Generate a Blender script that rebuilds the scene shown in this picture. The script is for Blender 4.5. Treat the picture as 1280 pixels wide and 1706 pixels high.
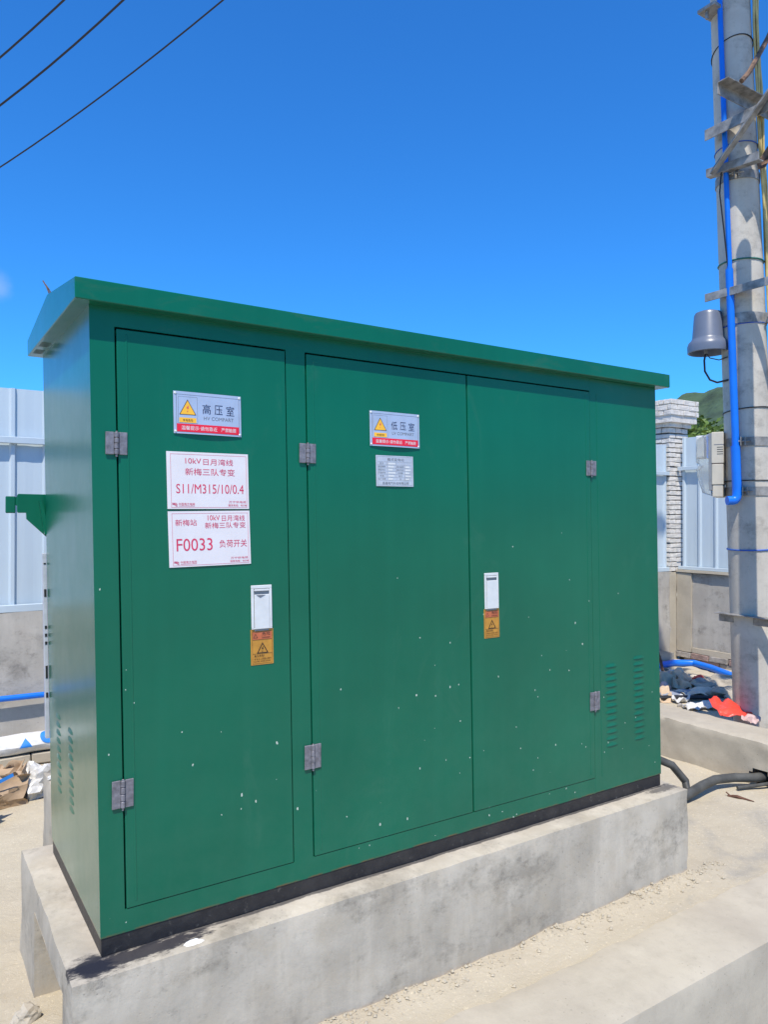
import bpy, bmesh, math, random
from math import radians, sin, cos, pi, sqrt
from mathutils import Vector, Matrix, noise

sc = bpy.context.scene
for o in list(bpy.data.objects):
    bpy.data.objects.remove(o)
COL = sc.collection
rnd = random.Random(11)

# ------------------------------------------------------------------ camera
CAM = Vector((-0.5127, -2.3362, 1.3155))
YAW, PITCH, ROLL = 0.5776, 0.0075, -0.0002
fw = Vector((sin(YAW)*cos(PITCH), cos(YAW)*cos(PITCH), sin(PITCH)))
rt = Vector((cos(YAW), -sin(YAW), 0))
up = rt.cross(fw)
cam = bpy.data.cameras.new('camera')
cam.sensor_fit = 'VERTICAL'; cam.sensor_height = 36.0; cam.lens = 36.0*1244.0/1706.0
cam.clip_start = 0.05; cam.clip_end = 20000
co = bpy.data.objects.new('camera', cam); COL.objects.link(co)
m = Matrix((rt, up, -fw)).transposed().to_4x4(); m.translation = CAM
co.matrix_world = m
sc.camera = co
sc.render.resolution_x = 769; sc.render.resolution_y = 1024

# ------------------------------------------------------------------ sky, sun, exposure
SUN_TO = Vector((-0.78, -1.0, 2.14)).normalized()
world = bpy.data.worlds.new('World'); sc.world = world; world.use_nodes = True
wn = world.node_tree.nodes; wl = world.node_tree.links; wn.clear()
wo = wn.new('ShaderNodeOutputWorld'); bg = wn.new('ShaderNodeBackground')
sky = wn.new('ShaderNodeTexSky'); sky.sky_type = 'NISHITA'; sky.sun_disc = False
sky.sun_elevation = math.asin(SUN_TO.z); sky.sun_rotation = radians(218)
sky.altitude = 60; sky.air_density = 1.15; sky.dust_density = 0.05; sky.ozone_density = 3.0
hs = wn.new('ShaderNodeMix'); hs.data_type = 'RGBA'; hs.blend_type = 'MULTIPLY'; hs.inputs[0].default_value = 1.0
hs.inputs[7].default_value = (0.21, 0.79, 1.46, 1)   # camera's vivid rendering of a clear tropical sky
wl.new(sky.outputs[0], hs.inputs[6])
tc = wn.new('ShaderNodeTexCoord'); nrm = wn.new('ShaderNodeVectorMath'); nrm.operation = 'NORMALIZE'; wl.new(tc.outputs['Generated'], nrm.inputs[0])
cn = wn.new('ShaderNodeTexNoise'); cn.inputs['Scale'].default_value = 26; cn.inputs['Detail'].default_value = 5; wl.new(nrm.outputs[0], cn.inputs['Vector'])
prev = hs.outputs[2]
for (px_, py_, rad) in ((-6, 477, 0.022), (-700, 520, 0.06), (-1500, 480, 0.05), (3200, 560, 0.05)):
    dv = (fw + rt*((px_-640)/1244.0) - up*((py_-853)/1244.0)).normalized()
    ds = wn.new('ShaderNodeVectorMath'); ds.operation = 'DISTANCE'; wl.new(nrm.outputs[0], ds.inputs[0]); ds.inputs[1].default_value = dv
    jt = wn.new('ShaderNodeMath'); jt.operation = 'MULTIPLY_ADD'; wl.new(cn.outputs['Fac'], jt.inputs[0]); jt.inputs[1].default_value = -rad*1.6; wl.new(ds.outputs['Value'], jt.inputs[2])
    mr_ = wn.new('ShaderNodeMapRange'); mr_.interpolation_type = 'SMOOTHSTEP'; wl.new(jt.outputs[0], mr_.inputs[0])
    for i_, v_ in ((1, -rad*0.75), (2, rad*0.25), (3, 0.28), (4, 0.0)): mr_.inputs[i_].default_value = v_
    mx_ = wn.new('ShaderNodeMix'); mx_.data_type = 'RGBA'; wl.new(mr_.outputs[0], mx_.inputs[0]); wl.new(prev, mx_.inputs[6]); mx_.inputs[7].default_value = (4.2, 5.0, 6.6, 1)
    prev = mx_.outputs[2]
wl.new(prev, bg.inputs['Color']); wl.new(bg.outputs[0], wo.inputs[0])
bg.inputs['Strength'].default_value = 0.135
sun = bpy.data.lights.new('sun', 'SUN'); sun.energy = 5.0; sun.angle = radians(0.53); sun.color = (1.0, 0.93, 0.82)
so = bpy.data.objects.new('sun', sun); COL.objects.link(so)
so.rotation_euler = SUN_TO.to_track_quat('Z', 'Y').to_euler(); so.location = (0, -4, 12)
sc.view_settings.view_transform = 'Standard'; sc.view_settings.look = 'None'
sc.view_settings.exposure = 0.1; sc.view_settings.gamma = 1.0; sc.view_settings.use_curve_mapping = False

# ------------------------------------------------------------------ helpers
WORLD = {}
def link(name, me, parent=None, origin=(0, 0, 0)):
    o = bpy.data.objects.new(name, me); COL.objects.link(o)
    w = Vector(origin); WORLD[o.name] = w
    if parent is not None:
        o.parent = parent; o.location = w - WORLD[parent.name]
    else:
        o.location = w
    return o
def tag(o, label=None, cat=None, group=None, kind=None):
    if label: o['label'] = label
    if cat: o['category'] = cat
    if group: o['group'] = group
    if kind: o['kind'] = kind
    return o
def empty(name, loc, label=None, cat=None, group=None):
    o = bpy.data.objects.new(name, None); COL.objects.link(o); o.location = loc
    o.empty_display_size = 0.1
    WORLD[o.name] = Vector(loc)
    return tag(o, label, cat, group)

class MB:
    def __init__(s): s.v = []; s.f = []
    def add(s, vs, fs):
        n = len(s.v); s.v += [tuple(v) for v in vs]; s.f += [tuple(i+n for i in f) for f in fs]; return s
    def box(s, x0, x1, y0, y1, z0, z1):
        vs = [(x, y, z) for z in (z0, z1) for y in (y0, y1) for x in (x0, x1)]
        return s.add(vs, [(0, 2, 3, 1), (4, 5, 7, 6), (0, 1, 5, 4), (2, 6, 7, 3), (0, 4, 6, 2), (1, 3, 7, 5)])
    def obox(s, c, ax, ay, az, hx, hy, hz):
        c = Vector(c); vs = [c + ax*(hx*i) + ay*(hy*j) + az*(hz*k) for k in (-1, 1) for j in (-1, 1) for i in (-1, 1)]
        return s.add(vs, [(0, 2, 3, 1), (4, 5, 7, 6), (0, 1, 5, 4), (2, 6, 7, 3), (0, 4, 6, 2), (1, 3, 7, 5)])
    def prism(s, pts, fn, a, b):
        n = len(pts); vs = [fn(p, a) for p in pts] + [fn(p, b) for p in pts]
        fs = [tuple(range(n))[::-1], tuple(range(n, 2*n))] + [(i, (i+1) % n, (i+1) % n+n, i+n) for i in range(n)]
        return s.add(vs, fs)
    def tube(s, path, r, n=8, caps=True, closed=False):
        P = [Vector(p) for p in path]; k = len(P); vs = []; fs = []
        ref = None
        for i, p in enumerate(P):
            if closed: d = P[(i+1) % k] - P[i-1]
            else: d = P[min(i+1, k-1)] - P[max(i-1, 0)]
            d.normalize()
            if ref is None:
                ref = d.cross(Vector((0, 0, 1)))
                if ref.length < 0.1: ref = d.cross(Vector((1, 0, 0)))
            ref = ref - d*ref.dot(d); ref.normalize(); b = d.cross(ref)
            rr = r[i] if isinstance(r, (list, tuple)) else r
            vs += [p + (ref*cos(2*pi*j/n) + b*sin(2*pi*j/n))*rr for j in range(n)]
        for i in range(k if closed else k-1):
            a = i*n; c = ((i+1) % k)*n
            fs += [(a+j, a+(j+1) % n, c+(j+1) % n, c+j) for j in range(n)]
        if caps and not closed:
            fs += [tuple(range(n))[::-1], tuple(range((k-1)*n, k*n))]
        return s.add(vs, fs)
    def lathe(s, prof, c=(0, 0, 0), n=24, cap=True):
        vs = []; fs = []; c = Vector(c)
        for (r, z) in prof: vs += [c + Vector((r*cos(2*pi*j/n), r*sin(2*pi*j/n), z)) for j in range(n)]
        for i in range(len(prof)-1):
            fs += [(i*n+j, i*n+(j+1) % n, (i+1)*n+(j+1) % n, (i+1)*n+j) for j in range(n)]
        if cap: fs += [tuple(range(n))[::-1], tuple(range((len(prof)-1)*n, len(prof)*n))]
        return s.add(vs, fs)
    def build(s, name, mat, parent=None, origin=None, bevel=0, seg=1, smooth=False, fix=True, map=None, fixn=True):
        vs = [map(Vector(v)) for v in s.v] if map else [Vector(v) for v in s.v]
        if origin is None:
            lo = [min(v[i] for v in vs) for i in range(3)]; hi = [max(v[i] for v in vs) for i in range(3)]
            origin = ((lo[0]+hi[0])/2, (lo[1]+hi[1])/2, lo[2])
        og = Vector(origin)
        me = bpy.data.meshes.new(name); me.from_pydata([v-og for v in vs], [], s.f); me.update()
        if bevel or fix:
            bm = bmesh.new(); bm.from_mesh(me)
            if fixn: bmesh.ops.recalc_face_normals(bm, faces=bm.faces)
            if bevel:
                es = [e for e in bm.edges if len(e.link_faces) == 2 and e.calc_face_angle(0) > 0.5]
                bmesh.ops.bevel(bm, geom=es, offset=bevel, segments=seg, affect='EDGES', profile=0.6)
            bm.to_mesh(me); bm.free()
        if smooth:
            for p in me.polygons: p.use_smooth = True
            try: me.set_sharp_from_angle(angle=radians(32))
            except Exception: pass
        if mat: me.materials.append(mat)
        return link(name, me, parent, og)

def nz(x, y, z, s=1.0, o=0):
    return noise.fractal(Vector((x*s+o, y*s+o*1.7, z*s-o)), 1.0, 2.0, 4)

def rough_box(mb, x0, x1, y0, y1, z0, z1, cell=0.05, amp=0.004, edge=0.012, skip=None, seed=0, bottom=False, chip=0.0):
    """box skin cut into cells, edges knocked back and the skin slightly uneven"""
    def lin(a, b):
        n = max(1, int(round((b-a)/cell))); return [a+(b-a)*i/n for i in range(n+1)]
    X, Y, Z = lin(x0, x1), lin(y0, y1), lin(z0, z1)
    idx = {}; vs = []; fs = []
    def vid(x, y, z):
        k = (round(x, 5), round(y, 5), round(z, 5))
        if k not in idx:
            idx[k] = len(vs)
            ex = (abs(x-x0) < 1e-6)-(abs(x-x1) < 1e-6); ey = (abs(y-y0) < 1e-6)-(abs(y-y1) < 1e-6); ez = (abs(z-z0) < 1e-6)-(abs(z-z1) < 1e-6)
            cnt = abs(ex)+abs(ey)+(1 if ez == -1 else 0)
            n = Vector((-ex, -ey, -ez)); n.normalize()
            d = amp*2*nz(x, y, z, 3.0, seed) + amp*0.8*nz(x, y, z, 11.0, seed)
            if cnt >= 2:
                d -= edge*(0.75+0.9*nz(x, y, z, 7.0, seed+5))
                if chip: d -= chip*max(0, nz(x, y, z, 5.0, seed+9)-0.25)*3
            vs.append(Vector((x, y, z)) + n*d)
        return idx[k]
    def face(ps, c):
        if skip and skip(*c): return
        fs.append([vid(*p) for p in ps])
    for i in range(len(X)-1):
        for j in range(len(Z)-1):
            a, b, c, d = X[i], X[i+1], Z[j], Z[j+1]
            face([(a, y0, c), (b, y0, c), (b, y0, d), (a, y0, d)], ((a+b)/2, y0, (c+d)/2))
            face([(a, y1, c), (a, y1, d), (b, y1, d), (b, y1, c)], ((a+b)/2, y1, (c+d)/2))
        for j in range(len(Y)-1):
            a, b, c, d = X[i], X[i+1], Y[j], Y[j+1]
            face([(a, c, z1), (b, c, z1), (b, d, z1), (a, d, z1)], ((a+b)/2, (c+d)/2, z1))
            if bottom: face([(a, c, z0), (a, d, z0), (b, d, z0), (b, c, z0)], ((a+b)/2, (c+d)/2, z0))
    for i in range(len(Y)-1):
        for j in range(len(Z)-1):
            a, b, c, d = Y[i], Y[i+1], Z[j], Z[j+1]
            face([(x0, a, c), (x0, a, d), (x0, b, d), (x0, b, c)], (x0, (a+b)/2, (c+d)/2))
            face([(x1, a, c), (x1, b, c), (x1, b, d), (x1, a, d)], (x1, (a+b)/2, (c+d)/2))
    mb.add(vs, fs)
    return mb

# ------------------------------------------------------------------ materials
class NT:
    def __init__(s, name):
        s.m = bpy.data.materials.new(name); s.m.use_nodes = True
        s.t = s.m.node_tree; s.n = s.t.nodes; s.l = s.t.links
        s.b = s.n['Principled BSDF']
    def node(s, t, **k):
        n = s.n.new(t)
        for a, b in k.items(): setattr(n, a, b)
        return n
    def pos(s, scale=(1, 1, 1), local=False):
        if local:
            g = s.node('ShaderNodeTexCoord'); out = g.outputs['Object']
        else:
            g = s.node('ShaderNodeNewGeometry'); out = g.outputs['Position']
        mp = s.node('ShaderNodeMapping'); mp.inputs['Scale'].default_value = scale
        s.l.new(out, mp.inputs[0]); return mp.outputs[0]
    def noise(s, vec, scale, detail=5, rough=0.55, dist=0.0):
        n = s.node('ShaderNodeTexNoise'); n.inputs['Scale'].default_value = scale; n.inputs['Detail'].default_value = detail
        n.inputs['Roughness'].default_value = rough; n.inputs['Distortion'].default_value = dist
        s.l.new(vec, n.inputs['Vector']); return n.outputs['Fac']
    def ramp(s, fac, a, b, ca=(0, 0, 0, 1), cb=(1, 1, 1, 1)):
        n = s.node('ShaderNodeValToRGB'); e = n.color_ramp.elements
        e[0].position = a; e[1].position = b; e[0].color = ca; e[1].color = cb
        s.l.new(fac, n.inputs[0]); return n.outputs[0]
    def mix(s, fac, a, b, mode='MIX'):
        n = s.node('ShaderNodeMix', data_type='RGBA', blend_type=mode)
        for i, x in ((0, fac), (6, a), (7, b)):
            if isinstance(x, (int, float)): n.inputs[i].default_value = x
            elif isinstance(x, (tuple, list)): n.inputs[i].default_value = (*x[:3], 1)
            else: s.l.new(x, n.inputs[i])
        return n.outputs[2]
    def math(s, op, a, b=0.0, clamp=False):
        n = s.node('ShaderNodeMath', operation=op); n.use_clamp = clamp
        for i, x in ((0, a), (1, b)):
            if isinstance(x, (int, float)): n.inputs[i].default_value = x
            else: s.l.new(x, n.inputs[i])
        return n.outputs[0]
    def sep(s, vec):
        n = s.node('ShaderNodeSeparateXYZ'); s.l.new(vec, n.inputs[0]); return n.outputs
    def color(s, c):
        if isinstance(c, (tuple, list)): s.b.inputs['Base Color'].default_value = (*c[:3], 1)
        else: s.l.new(c, s.b.inputs['Base Color'])
    def rough(s, r):
        if isinstance(r, (int, float)): s.b.inputs['Roughness'].default_value = r
        else: s.l.new(r, s.b.inputs['Roughness'])
    def bump(s, h, strength=0.3, dist=0.01):
        n = s.node('ShaderNodeBump'); n.inputs['Strength'].default_value = strength; n.inputs['Distance'].default_value = dist
        s.l.new(h, n.inputs['Height']); s.l.new(n.outputs[0], s.b.inputs['Normal'])

def simple(name, col, rough=0.6, var=0.15, scale=12, bump=0.15, dist=0.004, metal=0.0, spec=0.5, bscale=None, local=False, stretch=(1, 1, 1)):
    n = NT(name); p = n.pos(stretch, local)
    f = n.noise(p, scale, 5)
    dk = tuple(c*(1-var*1.6) for c in col); lt = tuple(min(0.95, c*(1+var)) for c in col)
    n.color(n.mix(n.ramp(f, 0.3, 0.7), dk, lt))
    n.rough(n.math('MULTIPLY_ADD', n.noise(p, scale*2.3, 3), 0.25, ) if False else rough)
    n.b.inputs['Metallic'].default_value = metal
    n.b.inputs['Specular IOR Level'].default_value = spec
    if bump: n.bump(n.noise(p, bscale or scale*4, 4), bump, dist)
    return n.m

def specks(n, scale, zlo, zhi, pmax, rmax, seed):
    """white paint droplets: random cells of a 2D voronoi over the x-z plane"""
    v = n.pos((1, 0.0, 0.72))
    mp = n.node('ShaderNodeMapping'); mp.inputs['Location'].default_value = (seed, 0, seed*0.37); n.l.new(v, mp.inputs[0])
    nn = n.node('ShaderNodeTexNoise'); nn.inputs['Scale'].default_value = 60; n.l.new(v, nn.inputs['Vector'])
    vo = n.node('ShaderNodeTexVoronoi'); vo.voronoi_dimensions = '3D'; vo.inputs['Scale'].default_value = scale
    add = n.node('ShaderNodeVectorMath', operation='MULTIPLY_ADD')
    n.l.new(nn.outputs['Color'], add.inputs[0]); add.inputs[1].default_value = (0.011, 0.0, 0.011); n.l.new(mp.outputs[0], add.inputs[2])
    n.l.new(add.outputs[0], vo.inputs['Vector'])
    c = n.sep(vo.outputs['Color'])
    z = n.sep(n.pos())[2]
    mr = n.node('ShaderNodeMapRange'); n.l.new(z, mr.inputs[0])
    for i, val in ((1, zlo), (2, zhi), (3, pmax), (4, 0.0)): mr.inputs[i].default_value = val
    present = n.math('LESS_THAN', c[0], mr.outputs[0])
    r = n.math('MULTIPLY', n.math('POWER', c[1], 2.6), rmax*scale)
    dot = n.math('LESS_THAN', vo.outputs['Distance'], r)
    return n.math('MULTIPLY', present, dot)

GREEN = (0.002, 0.120, 0.064)
def make_green():
    n = NT('green_enamel')
    p = n.pos()
    big = n.noise(p, 1.6, 4); streak = n.noise(n.pos((18, 18, 0.7)), 1.0, 4, 0.6)
    c = n.mix(n.ramp(big, 0.35, 0.7), tuple(x*0.9 for x in GREEN), tuple(x*1.08 for x in GREEN))
    c = n.mix(n.math('MULTIPLY', n.ramp(streak, 0.45, 0.8), 0.12), c, (0.012, 0.17, 0.10))
    sm = n.noise(n.pos((1, 1, 0.5)), 3.3, 6, 0.72, 1.2)
    c = n.mix(n.math('MULTIPLY', n.ramp(sm, 0.60, 0.74), 0.10), c, (0.10, 0.19, 0.13))
    # dust film thicker low down where it splashed
    z = n.sep(p)[2]
    dz = n.node('ShaderNodeMapRange'); n.l.new(z, dz.inputs[0])
    for i, val in ((1, 0.0), (2, 1.1), (3, 0.035), (4, 0.0)): dz.inputs[i].default_value = val
    dust = n.math('MULTIPLY', dz.outputs[0], n.ramp(n.noise(p, 9, 6, 0.7), 0.35, 0.75))
    c = n.mix(dust, c, (0.36, 0.40, 0.31))
    s1 = specks(n, 24, 0.05, 1.4, 0.50, 0.0038, 1.3)
    s2 = specks(n, 40, 0.0, 1.3, 0.42, 0.0025, 7.7)
    sp = n.math('MAXIMUM', s1, s2)
    c = n.mix(n.math('MULTIPLY', sp, 0.7), c, (0.62, 0.65, 0.55))
    # road dirt and rust bleeding on the roof edge
    rz_ = n.math('GREATER_THAN', z, 1.9)
    rd = n.math('MULTIPLY', rz_, n.math('MULTIPLY', n.ramp(n.noise(n.pos((1, 1, 3)), 3.0, 7, 0.75, 0.8), 0.55, 0.75), 0.14))
    c = n.mix(rd, c, (0.17, 0.15, 0.08))
    # rusty lower lip
    lip = n.node('ShaderNodeMapRange'); n.l.new(z, lip.inputs[0])
    for i, val in ((1, 0.064), (2, 0.056), (3, 0.0), (4, 1.0)): lip.inputs[i].default_value = val
    c = n.mix(n.math('MULTIPLY', lip.outputs[0], n.ramp(n.noise(p, 14, 5), 0.42, 0.6)), c, (0.16, 0.065, 0.025))
    n.color(c)
    rr = n.node('ShaderNodeMapRange'); n.l.new(n.noise(p, 5, 5), rr.inputs[0])
    for i, val in ((1, 0.3), (2, 0.7), (3, 0.30), (4, 0.42)): rr.inputs[i].default_value = val
    n.rough(rr.outputs[0])
    n.b.inputs['IOR'].default_value = 1.5
    n.b.inputs['Specular IOR Level'].default_value = 0.14
    n.b.inputs['Coat Weight'].default_value = 1.0; n.b.inputs['Coat Roughness'].default_value = 0.2; n.b.inputs['Coat IOR'].default_value = 1.27
    h = n.math('ADD', n.math('MULTIPLY', n.noise(n.pos((1, 1, 0.6)), 2.2, 2), 1.0), n.math('MULTIPLY', n.noise(p, 160, 2), 0.006))
    n.bump(h, 0.25, 0.02)
    return n.m
M = {}
M['green'] = make_green()

def make_concrete(name, c1, c2, c3, stain=False, streaks=True, scale=1.0, bumpk=0.35):
    n = NT(name); p = n.pos()
    a = n.noise(p, 2.3*scale, 8, 0.62, 0.4); b = n.noise(p, 9*scale, 6, 0.65)
    c = n.mix(n.ramp(a, 0.34, 0.66), c1, c2)
    c = n.mix(n.math('MULTIPLY', n.ramp(b, 0.45, 0.72), 0.55), c, c3)
    if streaks:
        st = n.noise(n.pos((7, 7, 0.9)), 1.4, 5, 0.6)
        c = n.mix(n.math('MULTIPLY', n.ramp(st, 0.5, 0.75), 0.35), c, tuple(x*1.35 for x in c2))
        dk = n.noise(n.pos((2.2, 2.2, 3.2)), 1.7, 6, 0.7)
        c = n.mix(n.math('MULTIPLY', n.ramp(dk, 0.52, 0.68), 0.55), c, tuple(x*0.55 for x in c1))
        gr = n.noise(p, 22, 7, 0.75)
        c = n.mix(n.math('MULTIPLY', n.math('MULTIPLY', n.ramp(gr, 0.52, 0.66), n.ramp(dk, 0.45, 0.62)), 0.5), c, tuple(x*0.42 for x in c1))
    g2 = n.noise(p, 26, 7, 0.78)
    c = n.mix(n.math('MULTIPLY', n.ramp(g2, 0.55, 0.70), 0.22), c, tuple(x*0.5 for x in c1))
    pores = n.node('ShaderNodeTexVoronoi'); pores.inputs['Scale'].default_value = 46*scale; n.l.new(p, pores.inputs['Vector'])
    pr = n.ramp(pores.outputs['Distance'], 0.03, 0.16)
    gate = n.ramp(n.noise(p, 3.1, 3), 0.54, 0.62)
    c = n.mix(n.math('MULTIPLY', n.math('SUBTRACT', 1.0, pr), n.math('MULTIPLY', gate, 0.6)), c, tuple(x*0.35 for x in c1))
    if stain:
        # bitumen smeared on the ledge at two corners, one paint splash
        z = n.sep(p)
        warp = n.noise(n.pos((1, 2.5, 1)), 16, 5, 0.7)
        def blob(cx, cy, rx, ry, zmin, edge0, edge1):
            dx = n.math('DIVIDE', n.math('SUBTRACT', z[0], cx), rx); dy = n.math('DIVIDE', n.math('SUBTRACT', z[1], cy), ry)
            d = n.math('SQRT', n.math('ADD', n.math('MULTIPLY', dx, dx), n.math('MULTIPLY', dy, dy)))
            d = n.math('ADD', d, n.math('MULTIPLY', n.math('SUBTRACT', warp, 0.5), 2.2))
            mr = n.node('ShaderNodeMapRange'); n.l.new(d, mr.inputs[0])
            for i, val in ((1, edge0), (2, edge1), (3, 1.0), (4, 0.0)): mr.inputs[i].default_value = val
            return n.math('MULTIPLY', mr.outputs[0], n.math('GREATER_THAN', z[2], zmin))
        c = n.mix(n.math('MULTIPLY', blob(0.10, -0.032, 0.22, 0.036, -0.02, 0.85, 1.25), 0.93), c, (0.018, 0.018, 0.026))
        c = n.mix(n.math('MULTIPLY', blob(-0.03, -0.03, 0.055, 0.06, -0.03, 0.75, 1.2), 0.93), c, (0.014, 0.016, 0.026))
        c = n.mix(n.math('MULTIPLY', blob(2.62, -0.03, 0.12, 0.03, -0.02, 0.7, 1.2), 0.7), c, (0.03, 0.03, 0.036))
        c = n.mix(n.math('MULTIPLY', blob(1.35, -0.002, 1.6, 0.012, -0.02, 0.75, 1.2), 0.8), c, (0.03, 0.03, 0.034))
        c = n.mix(blob(0.26, -0.068, 0.030, 0.014, -0.02, 0.85, 0.95), c, (0.85, 0.85, 0.83))
    n.color(c); n.rough(0.86)
    n.b.inputs['Specular IOR Level'].default_value = 0.3
    h = n.math('ADD', n.math('MULTIPLY', n.noise(p, 30*scale, 8, 0.7), 1.0), n.math('MULTIPLY', pr, 0.25))
    n.bump(h, bumpk, 0.006)
    return n.m
M['slab'] = make_concrete('slab_concrete', (0.35, 0.310, 0.245), (0.53, 0.475, 0.380), (0.43, 0.365, 0.265), stain=True)
M['kerb'] = make_concrete('kerb_concrete', (0.41, 0.36, 0.28), (0.49, 0.435, 0.335), (0.37, 0.325, 0.25), streaks=False, bumpk=0.3)
M['plaster'] = make_concrete('wall_plaster', (0.35, 0.325, 0.285), (0.47, 0.44, 0.385), (0.40, 0.36, 0.31), scale=0.7)
M['pole'] = make_concrete('pole_concrete', (0.44, 0.41, 0.35), (0.55, 0.515, 0.445), (0.46, 0.42, 0.36), scale=1.1, bumpk=0.2)

def make_ground():
    n = NT('cement_ground'); p = n.pos()
    a = n.noise(p, 0.9, 8, 0.65, 0.6); b = n.noise(p, 6, 8, 0.7)
    c = n.mix(n.ramp(a, 0.36, 0.62), (0.55, 0.475, 0.345), (0.63, 0.555, 0.41))
    c = n.mix(n.math('MULTIPLY', n.ramp(b, 0.42, 0.68), 0.6), c, (0.66, 0.585, 0.435))
    patch = n.noise(n.pos((1.0, 1.0, 1)), 1.7, 6, 0.6, 0.8)
    c = n.mix(n.math('MULTIPLY', n.ramp(patch, 0.58, 0.68), 0.7), c, (0.40, 0.375, 0.32))
    grains = n.noise(p, 70, 6, 0.8)
    c = n.mix(n.math('MULTIPLY', n.ramp(grains, 0.40, 0.30), 0.35), c, (0.24, 0.21, 0.165))
    dirt = n.noise(p, 14, 7, 0.75)
    c = n.mix(n.math('MULTIPLY', n.ramp(dirt, 0.6, 0.75), 0.35), c, (0.40, 0.35, 0.26))
    n.color(c); n.rough(0.95); n.b.inputs['Specular IOR Level'].default_value = 0.15
    crust = n.noise(p, 11, 9, 0.75, 0.6)
    h = n.math('ADD', n.math('MULTIPLY', crust, 2.2), n.math('MULTIPLY', grains, 0.4))
    n.bump(h, 0.5, 0.013)
    return n.m
M['ground'] = make_ground()

def make_fence():
    n = NT('painted_sheet'); p = n.pos()
    a = n.noise(n.pos((6, 6, 0.5)), 1.3, 4)
    n.color(n.mix(n.ramp(a, 0.35, 0.7), (0.46, 0.54, 0.59), (0.52, 0.60, 0.645)))
    n.rough(0.38); n.bump(n.noise(p, 4, 2), 0.15, 0.01)
    return n.m
M['fence'] = make_fence()
M['black'] = simple('bitumen_black', (0.016, 0.016, 0.019), 0.55, 0.3, 20, 0.5, 0.004)
def make_plinth():
    n = NT('plinth_black'); p = n.pos()
    c = n.mix(n.ramp(n.noise(p, 12, 6, 0.7), 0.35, 0.7), (0.010, 0.010, 0.013), (0.030, 0.028, 0.028))
    c = n.mix(specks(n, 30, -0.2, 0.3, 0.30, 0.006, 3.1), c, (0.66, 0.66, 0.62))
    c = n.mix(n.math('MULTIPLY', n.ramp(n.noise(p, 40, 5, 0.7), 0.6, 0.72), 0.25), c, (0.30, 0.28, 0.24))
    n.color(c); n.rough(0.5); n.bump(n.noise(p, 40, 5), 0.5, 0.004)
    return n.m
M['plinth'] = make_plinth()
M['zinc'] = simple('zinc_hinge', (0.22, 0.21, 0.225), 0.5, 0.25, 60, 0.25, 0.002, metal=0.35)
M['steel'] = simple('galvanised_steel', (0.30, 0.285, 0.26), 0.5, 0.3, 18, 0.2, 0.003, metal=0.25)
M['rust'] = simple('rusty_steel', (0.20, 0.12, 0.075), 0.7, 0.4, 30, 0.4, 0.003, metal=0.2)
M['dark'] = simple('dark_gap', (0.010, 0.011, 0.012), 0.8, 0.1, 10, 0)
M['white_plastic'] = simple('white_plastic', (0.64, 0.65, 0.63), 0.4, 0.05, 30, 0.05)
M['grey_plastic'] = simple('grey_plastic', (0.22, 0.235, 0.24), 0.5, 0.1, 30, 0.05)
M['alu'] = simple('printed_aluminium', (0.50, 0.53, 0.60), 0.28, 0.05, 20, 0.05, metal=0.35)
M['alu_name'] = simple('stamped_aluminium', (0.56, 0.57, 0.60), 0.35, 0.08, 30, 0.15, metal=0.3)
M['paper'] = simple('white_notice', (0.70, 0.665, 0.66), 0.5, 0.03, 14, 0.05)
M['ink_red'] = simple('red_ink', (0.62, 0.035, 0.10), 0.5, 0.08, 40, 0)
M['ink_band'] = simple('red_band', (0.74, 0.012, 0.035), 0.4, 0.05, 20, 0)
M['ink_navy'] = simple('navy_ink', (0.022, 0.022, 0.07), 0.4, 0.1, 40, 0)
M['ink_grey'] = simple('grey_ink', (0.16, 0.17, 0.19), 0.5, 0.1, 40, 0)
M['ink_pale'] = simple('pale_ink', (0.80, 0.70, 0.70), 0.5, 0.05, 40, 0)
M['ink_black'] = simple('brown_black_ink', (0.045, 0.02, 0.01), 0.5, 0.1, 40, 0)
M['yellow'] = simple('warning_yellow', (0.86, 0.46, 0.03), 0.45, 0.06, 20, 0)
M['orange'] = simple('sticker_orange', (0.50, 0.235, 0.03), 0.45, 0.12, 30, 0.05)
M['sticker_red'] = simple('sticker_red', (0.50, 0.13, 0.05), 0.45, 0.12, 30, 0)
M['blue_pvc'] = simple('blue_pvc', (0.006, 0.165, 0.72), 0.35, 0.06, 8, 0.05)
M['cable'] = simple('cable_sheath', (0.075, 0.075, 0.068), 0.6, 0.25, 12, 0.3, 0.004)
M['wire_black'] = simple('wire_sheath', (0.012, 0.012, 0.016), 0.5, 0.1, 20, 0)
M['wire_yellow'] = simple('yellow_cable', (0.56, 0.44, 0.17), 0.5, 0.15, 12, 0.1)
M['wire_green'] = simple('green_tie', (0.01, 0.14, 0.10), 0.5, 0.1, 12, 0)
M['wire_blue'] = simple('blue_tie', (0.02, 0.10, 0.42), 0.5, 0.1, 12, 0)
M['brick_white'] = simple('limewashed_brick', (0.66, 0.62, 0.56), 0.9, 0.12, 16, 0.7, 0.008)
M['brick_grey'] = simple('grey_brick', (0.34, 0.31, 0.275), 0.92, 0.25, 14, 0.8, 0.008)
M['brick_red'] = simple('stained_brick', (0.30, 0.21, 0.185), 0.92, 0.25, 14, 0.8, 0.008)
M['mortar'] = simple('dark_mortar', (0.13, 0.12, 0.11), 0.95, 0.3, 22, 0.8, 0.01)
M['kraft'] = simple('kraft_paper', (0.40, 0.285, 0.18), 0.8, 0.12, 10, 0.3, 0.006)
M['card'] = simple('cardboard', (0.58, 0.43, 0.28), 0.8, 0.12, 14, 0.2, 0.004)
M['white_bag'] = simple('white_plastic_bag', (0.62, 0.61, 0.58), 0.4, 0.08, 8, 0.4, 0.01)
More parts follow.
